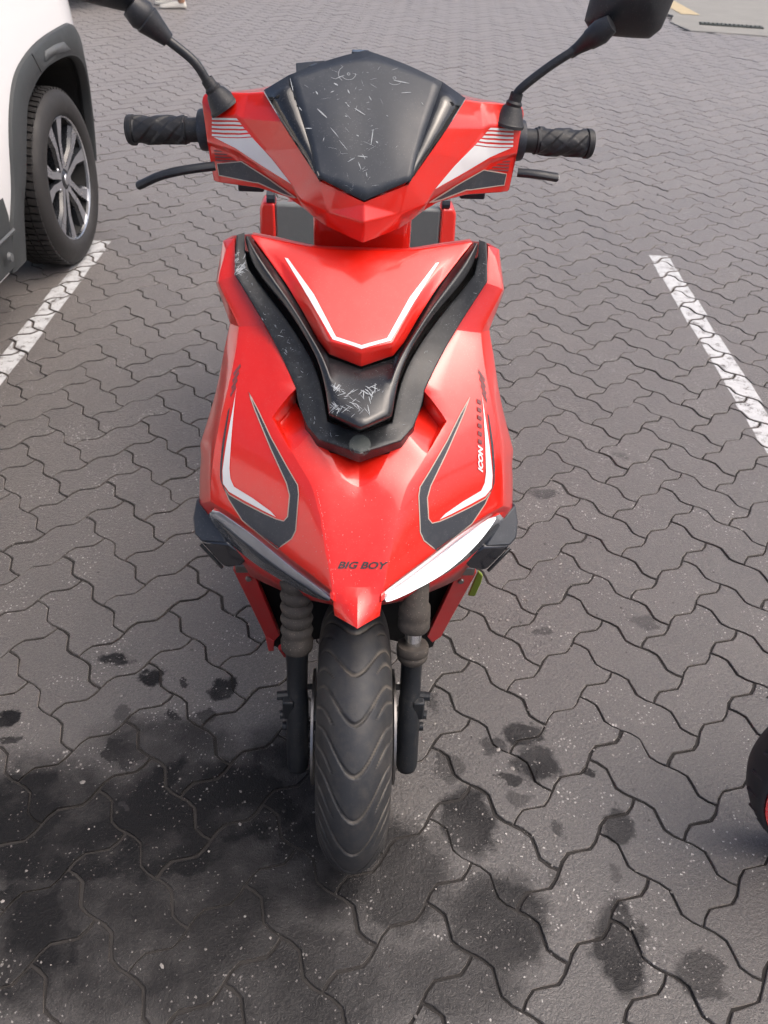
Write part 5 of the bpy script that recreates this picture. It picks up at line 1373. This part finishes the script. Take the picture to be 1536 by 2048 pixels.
# ------------------------------------------------------------------ parked cars
def car_wheel(root, u, y, R=.335):
    rim = lathe('wheel', [(.232, .088), (.238, .098), (.234, .100), (.229, .097), (.228, .086)], 'alloy', root, (0, 0, 0), 'X', 64, closed=True)
    rim.location = (u, y, R); s = 1 if u > 0 else -1
    if s < 0: rim.rotation_euler = (0, 0, math.pi)
    tp_ = [(.230, .090), (.238, .104), (.256, .113), (.282, .116), (.305, .110), (.322, .098), (.330, .084), (.330, .060), (.330, -.06), (.328, -.085), (.30, -.11), (.23, -.10)]
    bm = bmesh.new(); add_lathe(bm, tp_, (0, 0, 0), 'X', 120); 
    tyre = finish('tyre', bm, 'car_tyre', rim, angle=40)
    bm = bmesh.new()          # tread blocks as one ring of ribs
    for k in range(72):
        a0 = 2*math.pi*k/72; a1 = a0+2*math.pi/72*.72
        for x0, x1 in ((.054, .088), (.016, .048), (-.022, .010), (-.06, -.028)):
            r_ = .3385 if x0 < .05 else .335
            v_ = []
            for (x, a, r2) in ((x0, a0, .3385), (x1, a0+.015, r_ if x1 > .08 else .3385), (x1, a1+.015, r_ if x1 > .08 else .3385), (x0, a1, .3385)):
                v_.append(bm.verts.new((x, r2*math.cos(a), r2*math.sin(a))))
            w_ = [bm.verts.new((q.co.x, q.co.y*.955, q.co.z*.955)) for q in v_]
            bm.faces.new(v_)
            for i in range(4): bm.faces.new((v_[i], w_[i], w_[(i+1) % 4], v_[(i+1) % 4]))
    finish('tread', bm, 'car_tyre', tyre, smooth=False)
    lathe('barrel', [(.0, .018), (.10, .018), (.19, .005), (.215, .03), (.229, .084), (.231, .08), (.21, -.08), (.0, -.08)], 'liner', rim, seg=48)
    hubc = lathe('hub', [(.0, .088), (.022, .088), (.028, .084), (.034, .080), (.055, .074), (.060, .060), (.060, .0)], 'alloy_dark', rim, seg=32)
    lathe('centre_cap', [(.0, .0915), (.020, .0905), (.023, .087)], 'alloy', rim, seg=24)
    for k in range(5):
        ac = 2*math.pi*k/5+.42
        for sg in (-1, 1):       # each spoke splits in two: dark body with a bright machined face
            def pt(r, da, x): a = ac+sg*da; return Vector((x, r*math.cos(a), r*math.sin(a)))
            ri = [(.040, .30), (.085, .20), (.140, .155), (.185, .205), (.230, .235)]
            wd = [.0135, .0125, .0135, .019, .025]
            top = []; bm = bmesh.new(); bm2 = bmesh.new(); rows1 = []; rows2 = []
            for (r, da), w in zip(ri, wd):
                x = .078+.012*(r/.21); wa = w/r
                a_, b_ = pt(r, da-wa*.8, x), pt(r, da+wa*1.25, x)
                rows2.append([bm2.verts.new(a_+Vector((.0015, 0, 0))), bm2.verts.new(b_+Vector((.0015, 0, 0)))])
                c_, d_ = pt(r, da-wa*1.0, x-.012), pt(r, da+wa*1.9, x-.012); e_, f_ = pt(r, da-wa, x-.05), pt(r, da+wa*2.0, x-.05)
                rows1.append([bm.verts.new(v) for v in (e_, c_, a_, b_, d_, f_)])
            for A, B in zip(rows1[:-1], rows1[1:]):
                for i in range(5): bm.faces.new((A[i], A[i+1], B[i+1], B[i]))
            for A, B in zip(rows2[:-1], rows2[1:]): bm2.faces.new((A[0], A[1], B[1], B[0]))
            sp = finish('spoke', bm, 'alloy_dark', rim, angle=25)
            finish('spoke_face', bm2, 'alloy', rim)
        al = ac+math.pi/5; c = Vector((.066, .062*math.cos(al), .062*math.sin(al)))
        bm = bmesh.new(); add_lathe(bm, [(0, .014), (.006, .014), (.0095, .010), (.0095, 0)], c, 'X', 10); finish('wheel_nut', bm, 'chrome', rim)
    return rim

def build_car():
    root = empty('parked_car')
    HW = .90
    def U(y, z):       # half width of the side skin at a station
        u = HW-.030*((z-.62)/.4)**2 if z < 1.02 else HW-.03
        if y > .30: u -= .80*(y-.30)**2
        if y < -3.0: u -= .5*(y+3.0)**2
        return u
    inner = [(-.50, .20), (-.465, .377), (-.40, .47), (-.337, .565), (-.261, .663), (-.17, .705), (-.072, .732), (.071, .745), (.273, .735), (.407, .69), (.50, .615), (.555, .53), (.575, .40), (.575, .24)]
    outer_ = [(-.64, .20), (-.60, .33), (-.525, .455), (-.462, .596), (-.395, .69), (-.30, .765), (-.18, .805), (-.01, .832), (.22, .842), (.38, .835), (.50, .775), (.585, .68), (.65, .52), (.66, .24)]
    topl = [(-1.25, .20), (-1.25, .42), (-1.25, .62), (-1.25, .80), (-1.25, .99), (-.85, 1.01), (-.45, 1.02), (-.15, 1.02), (.15, 1.0), (.38, .97), (.60, .91), (.78, .80), (.88, .6), (.90, .26)]
    def resamp(pl, n):
        P_ = [Vector((a, b, 0)) for a, b in pl]; return [(p.x, p.y) for p in smooth_path(P_, n)]
    I, O, T = resamp(inner, 4), resamp(outer_, 4), resamp(topl, 4)
    def strip(A, B, m_, du0, du1):
        bm = bmesh.new(); rows = []
        for k in range(m_+1):
            t_ = k/m_; rows.append([(a[0]+(b[0]-a[0])*t_, a[1]+(b[1]-a[1])*t_, du0+(du1-du0)*t_) for a, b in zip(A, B)])
        return rows
    def both(name, rows, mat, fn=None, **k):
        for sgn in (1, -1):
            bm = bmesh.new()
            g = [[bm.verts.new((sgn*(U(y, z)+du), y, z)) for (y, z, du) in r] for r in rows]
            for A, B in zip(g[:-1], g[1:]):
                for i in range(len(A)-1):
                    q = (A[i], A[i+1], B[i+1], B[i]); bm.faces.new(q if sgn > 0 else q[::-1])
            finish(name, bm, mat, root, recalc=False, **k)
    both('wing', strip(O, T, 6, -.006, 0), 'car_white', angle=60)
    for sgn in (1, -1):
        bm = bmesh.new(); n_ = len(I)
        rr_ = []
        for t_, du in ((0, -.05), (0, .0), (.04, .006), (.10, .006), (.16, .012), (.85, .012), (.97, .006), (1.0, -.012)):
            rr_.append([bm.verts.new((sgn*(U(i_[0]+(o_[0]-i_[0])*t_, i_[1]+(o_[1]-i_[1])*t_)+du), i_[0]+(o_[0]-i_[0])*t_, i_[1]+(o_[1]-i_[1])*t_)) for i_, o_ in zip(I, O)])
        for A, B in zip(rr_[:-1], rr_[1:]):
            for i in range(n_-1):
                q = (A[i], A[i+1], B[i+1], B[i]); bm.faces.new(q if sgn > 0 else q[::-1])
        arch = finish('wheel_arch_trim', bm, 'cladding', root, recalc=False, angle=50)
        # lighter marker panel set into the arch trim
        mk = [(-.028, .770), (.0, .800), (.11, .803), (.205, .797), (.255, .763), (.20, .764), (.08, .775), (.02, .773)]
        bm = bmesh.new(); f_ = [bm.verts.new((sgn*(U(y, z)+.0165), y, z)) for y, z in mk]; bm.faces.new(f_ if sgn > 0 else f_[::-1]); finish('marker_panel', bm, 'cladding_light', arch, solid=.006)
        # joint line in the trim
        tube('trim_joint', [(sgn*(U(-.10, .74)+.0125), -.085, .745), (sgn*(U(-.12, .81)+.0125), -.125, .812)], .0018, 'liner', arch, 6)
        # liner
        bm = bmesh.new(); A = [bm.verts.new((sgn*(U(y, z)-.03), y, z)) for y, z in I]; B = [bm.verts.new((sgn*.55, y, z)) for y, z in I]
        for i in range(n_-1): bm.faces.new((A[i], A[i+1], B[i+1], B[i]))
        bm.faces.new(B); finish('arch_liner', bm, 'liner', root, angle=40)
    # bonnet, front end, doors, cabin and tail
    rows = [[(y, z, 0) for y, z in T]]
    bm = bmesh.new(); n_ = len(T)
    fr = []
    for f_, dz in ((1.0, 0), (.94, .03), (.80, .055), (.4, .075), (0, .08)):
        fr.append([(U(y, z)*f_, y+(.10*(1-f_) if z < .95 and y > .3 else 0), z+dz*(1 if z > .85 else 0)) for y, z in T])
    for sgn in (1, -1):
        g = [[bm.verts.new((sgn*x, y, z)) for x, y, z in r] for r in fr]
        i0 = 18
        for A, B in zip(g[:-1], g[1:]):
            for i in range(i0, n_-1):
                q = (A[i], A[i+1], B[i+1], B[i]); bm.faces.new(q if sgn > 0 else q[::-1])
    finish('bonnet', bm, 'car_white', root, recalc=False, angle=60)
    side_ys = [-1.25, -1.9, -2.5, -3.1, -3.45]
    both('door_panel', [[(y, .46, 0) for y in side_ys], [(y, .70, .004) for y in side_ys], [(y, 1.0, 0) for y in side_ys]], 'car_white')
    both('sill', [[(y, .20, -.03) for y in [-.62]+side_ys], [(y, .22, .01) for y in [-.62]+side_ys], [(y, .40, .012) for y in [-.62]+side_ys], [(y, .462, .004) for y in [-.62]+side_ys]], 'cladding')
    both('sill_ridge', [[(y, .335-.0*y, .0135) for y in [-.60]+side_ys], [(y, .345, .019) for y in [-.60]+side_ys], [(y, .352, .0135) for y in [-.60]+side_ys]], 'cladding_light')
    # small round cap low on the sill
    for s in (1, -1): lathe('sill_cap', [(0, .012), (.014, .010), (.018, 0)], 'cladding_light', root, (s*(HW+.006), -.70, .285), 'X', 16)
    def cab(y, w, z): return [(-w, y, z), (w, y, z)]
    pr = [(-.75, .80, 1.02), (-1.35, .66, 1.46), (-1.9, .64, 1.52), (-2.8, .62, 1.48), (-3.35, .66, 1.05)]
    bm = bmesh.new(); L_ = [bm.verts.new((-w, y, z)) for y, w, z in pr]; R2 = [bm.verts.new((w, y, z)) for y, w, z in pr]
    bl = [bm.verts.new((-.86, y, 1.0)) for y in (-.75, -1.35, -1.9, -2.8, -3.35)]; br = [bm.verts.new((.86, y, 1.0)) for y in (-.75, -1.35, -1.9, -2.8, -3.35)]
    for i in range(4):
        bm.faces.new((L_[i], L_[i+1], R2[i+1], R2[i])); bm.faces.new((bl[i], bl[i+1], L_[i+1], L_[i])); bm.faces.new((R2[i], R2[i+1], br[i+1], br[i]))
    finish('cabin', bm, 'glass', root, bevel=.03)
    bm = bmesh.new(); add_box(bm, (-.60, -2.75, 1.475), (.60, -1.4, 1.535)); finish('roof', bm, 'car_white', root, bevel=.03, bseg=3)
    bm = bmesh.new(); add_box(bm, (-.85, -3.62, .30), (.85, -3.40, 1.02)); finish('tailgate', bm, 'car_white', root, bevel=.06, bseg=4)
    bm = bmesh.new(); add_box(bm, (-.70, -3.4, .22), (.70, .75, .40)); finish('underbody', bm, 'liner', root)
    bm = bmesh.new(); add_box(bm, (-.55, .80, .30), (.55, 1.005, .55)); finish('grille', bm, 'cladding', root, bevel=.02)
    for (u, y) in ((.80, 0), (-.80, 0), (.80, -2.62), (-.80, -2.62)):
        w = car_wheel(root, u-.1*(1 if u > 0 else -1)*0, y) if (u > 0 and y == 0) else None
        if w is None:
            w = copy_tree(CARW[0], root); w.location = (u, y, .335); w.rotation_euler = (0, 0, 0 if u > 0 else math.pi)
        else: CARW.append(w)
    return root
CARW = []
def copy_tree(o, parent=None):
    kids = list(o.children)
    c = o.copy(); COL.objects.link(c); c.parent = parent
    for ch in kids: copy_tree(ch, c)
    return c
car = build_car(); car.location = (-2.238, 3.42, 0)
tag(car, 'white crossover car with grey plastic wheel arch beside the scooter', 'car', 'parked cars')
car2 = copy_tree(car); car2.location = (-4.02, 10.85, 0); car2.rotation_euler = (0, 0, math.pi)
tag(car2, 'silver car far behind, hidden by the left mirror of the scooter', 'car', 'parked cars')
for ch in car2.children:
    for sl in ch.material_slots:
        if sl.material and sl.material.name.startswith('white_car'): sl.link = 'OBJECT'; sl.material = M['car_silver']

# ------------------------------------------------------------------ neighbouring scooter, only its wheel reaches the picture
bike = empty('parked_motorbike', (.884, .80, 0), (0, 0, rad(-3)))
tag(bike, 'black motorbike wheel with a red rim cut by the right picture edge', 'motorbike')
BR = .245
w2 = lathe('front_wheel', [(.216, -.042), (.229, -.046), (.230, -.030), (.212, -.020), (.205, 0), (.212, .020), (.226, .030), (.225, .038), (.214, .036), (.198, 0)], 'red_rim', bike, (0, 0, 0), 'Y', 72, closed=True)
w2.location = (0, 0, BR)
bm = bmesh.new(); add_lathe(bm, [(.228, -.036), (.230, -.043), (.234, -.043), (.2400, -.034), (.2445, -.016), (.2455, 0), (.2445, .016), (.2385, .034), (.226, .044), (.216, .042), (.208, .034)], (0, 0, 0), 'Y', 96); finish('tyre', bm, 'tyre_plain', w2, angle=60)
for k in range(30):
    a = 2*math.pi*k/30; c, s = math.cos(a), math.sin(a)
    tube('tread_block', [(.2385*c, -.032, .2385*s), (.2465*math.cos(a+.05), -.006, .2465*math.sin(a+.05))], .0035, 'tyre_plain', w2, 5)
for k in range(6):
    a = 2*math.pi*k/6+.1; c, s = math.cos(a), math.sin(a); tube('spoke', [(.03*c, 0, .03*s), (.11*c, -.004, .11*s), (.203*c, 0, .203*s)], [.02, .014, .022], 'fork', w2, 10, flat=.6)
lathe('hub', [(0, -.05), (.03, -.05), (.035, 0), (.03, .05), (0, .05)], 'fork', w2, (0, 0, 0), 'Y', 24)
for s in (-1, 1): tube('fork_leg', [(0, s*.075, .22), (.12, s*.075, .50), (.26, s*.07, .86)], [.020, .020, .016], 'fork', bike, 14)
bm = bmesh.new(); rows = []
for k in range(13):
    a = rad(20+k*11); rows.append([bm.verts.new((.272*math.cos(a)*(1), y, BR+.272*math.sin(a)+dz)) for y, dz in ((-.062, -.03), (-.05, 0), (0, .008), (.05, 0), (.062, -.03))])
for A, B in zip(rows[:-1], rows[1:]):
    for i in range(4): bm.faces.new((A[i], A[i+1], B[i+1], B[i]))
finish('mudguard', bm, 'black_gloss', bike, solid=.003)
finish('body', loft([[(x, -w, z0), (x, w, z0), (x, w*.9, z1), (x, -w*.9, z1)] for x, w, z0, z1 in ((.28, .10, .55, .80), (.45, .17, .35, .95), (.60, .18, .32, .92), (.9, .16, .28, .40), (1.2, .17, .30, .78), (1.7, .12, .5, .84))]), 'black_gloss', bike, subs=1, bevel=.0)
tube('handlebar', [(.34, -.34, .98), (.30, -.1, .95), (.30, .1, .95), (.34, .34, .98)], .014, 'rubber', bike, 12)
w3 = lathe('rear_wheel', [(.205, -.030), (.212, -.030), (.190, 0), (.212, .030), (.205, .030), (.184, 0)], 'red_rim', bike, (0, 0, 0), 'Y', 48, closed=True); w3.location = (1.3, 0, BR)
o = w2.children[0].copy(); COL.objects.link(o); o.parent = w3
tube('stand', [(.62, -.10, .35), (.66, -.24, .02)], .010, 'fork', bike, 8)

# ------------------------------------------------------------------ person standing by the far car: only the shoes are in the picture
person = empty('person', (-2.50, 10.50, 0), (0, 0, rad(100)))
tag(person, 'person in white shoes standing far behind the left mirror', 'person')
def skinned(name, verts, edges, radii, mat, parent, root=0, sub=2):
    me = bpy.data.meshes.new(name); me.from_pydata(verts, edges, []); me.update(); o = link(name, me, mat, parent)
    sk = o.modifiers.new('skin', 'SKIN'); sk.use_smooth_shade = True
    for v, r in zip(me.skin_vertices[0].data, radii): v.radius = (r, r) if not hasattr(r, '__len__') else r
    me.skin_vertices[0].data[root].use_root = True
    s = o.modifiers.new('sub', 'SUBSURF'); s.levels = s.render_levels = sub
    return o
bv = [(0, 0, .95), (0, 0, 1.15), (0, 0, 1.40), (0, 0, 1.52), (0, .02, 1.62), (0, .01, 1.72),
      (-.10, 0, .90), (-.11, .01, .50), (-.12, -.02, .10), (.10, 0, .90), (.12, .03, .50), (.13, .05, .10),
      (-.19, 0, 1.42), (-.26, .02, 1.14), (-.25, .12, .92), (.19, 0, 1.42), (.26, .02, 1.14), (.25, .12, .92)]
be = [(0, 1), (1, 2), (2, 3), (3, 4), (4, 5), (0, 6), (6, 7), (7, 8), (0, 9), (9, 10), (10, 11), (2, 12), (12, 13), (13, 14), (2, 15), (15, 16), (16, 17)]
skinned('body', bv, be, [.15, .14, .17, .06, .09, .085, .09, .065, .045, .09, .065, .045, .06, .042, .034, .06, .042, .034], 'trouser', person)
for s, dy in ((-1, -.02), (1, .05)):
    x = .125*s; y0 = dy
    secs = []
    for (y, w, h) in ((-.085, .022, .05), (-.07, .036, .085), (-.02, .040, .095), (.04, .042, .085), (.10, .047, .060), (.16, .046, .050), (.20, .030, .040), (.212, .012, .028)):
        secs.append([(x-w, y0+y, .004), (x+w, y0+y, .004), (x+w*1.02, y0+y, h*.4), (x+w*.7, y0+y, h), (x-w*.7, y0+y, h), (x-w*1.02, y0+y, h*.4)])
    sh = finish('shoe', loft(secs), 'shoe', person, subs=2)
    bm = bmesh.new(); add_tube(bm, [(x, y0-.03, .06), (x, y0-.03, .14)], .043, 12); finish('sock', bm, 'skin', sh)
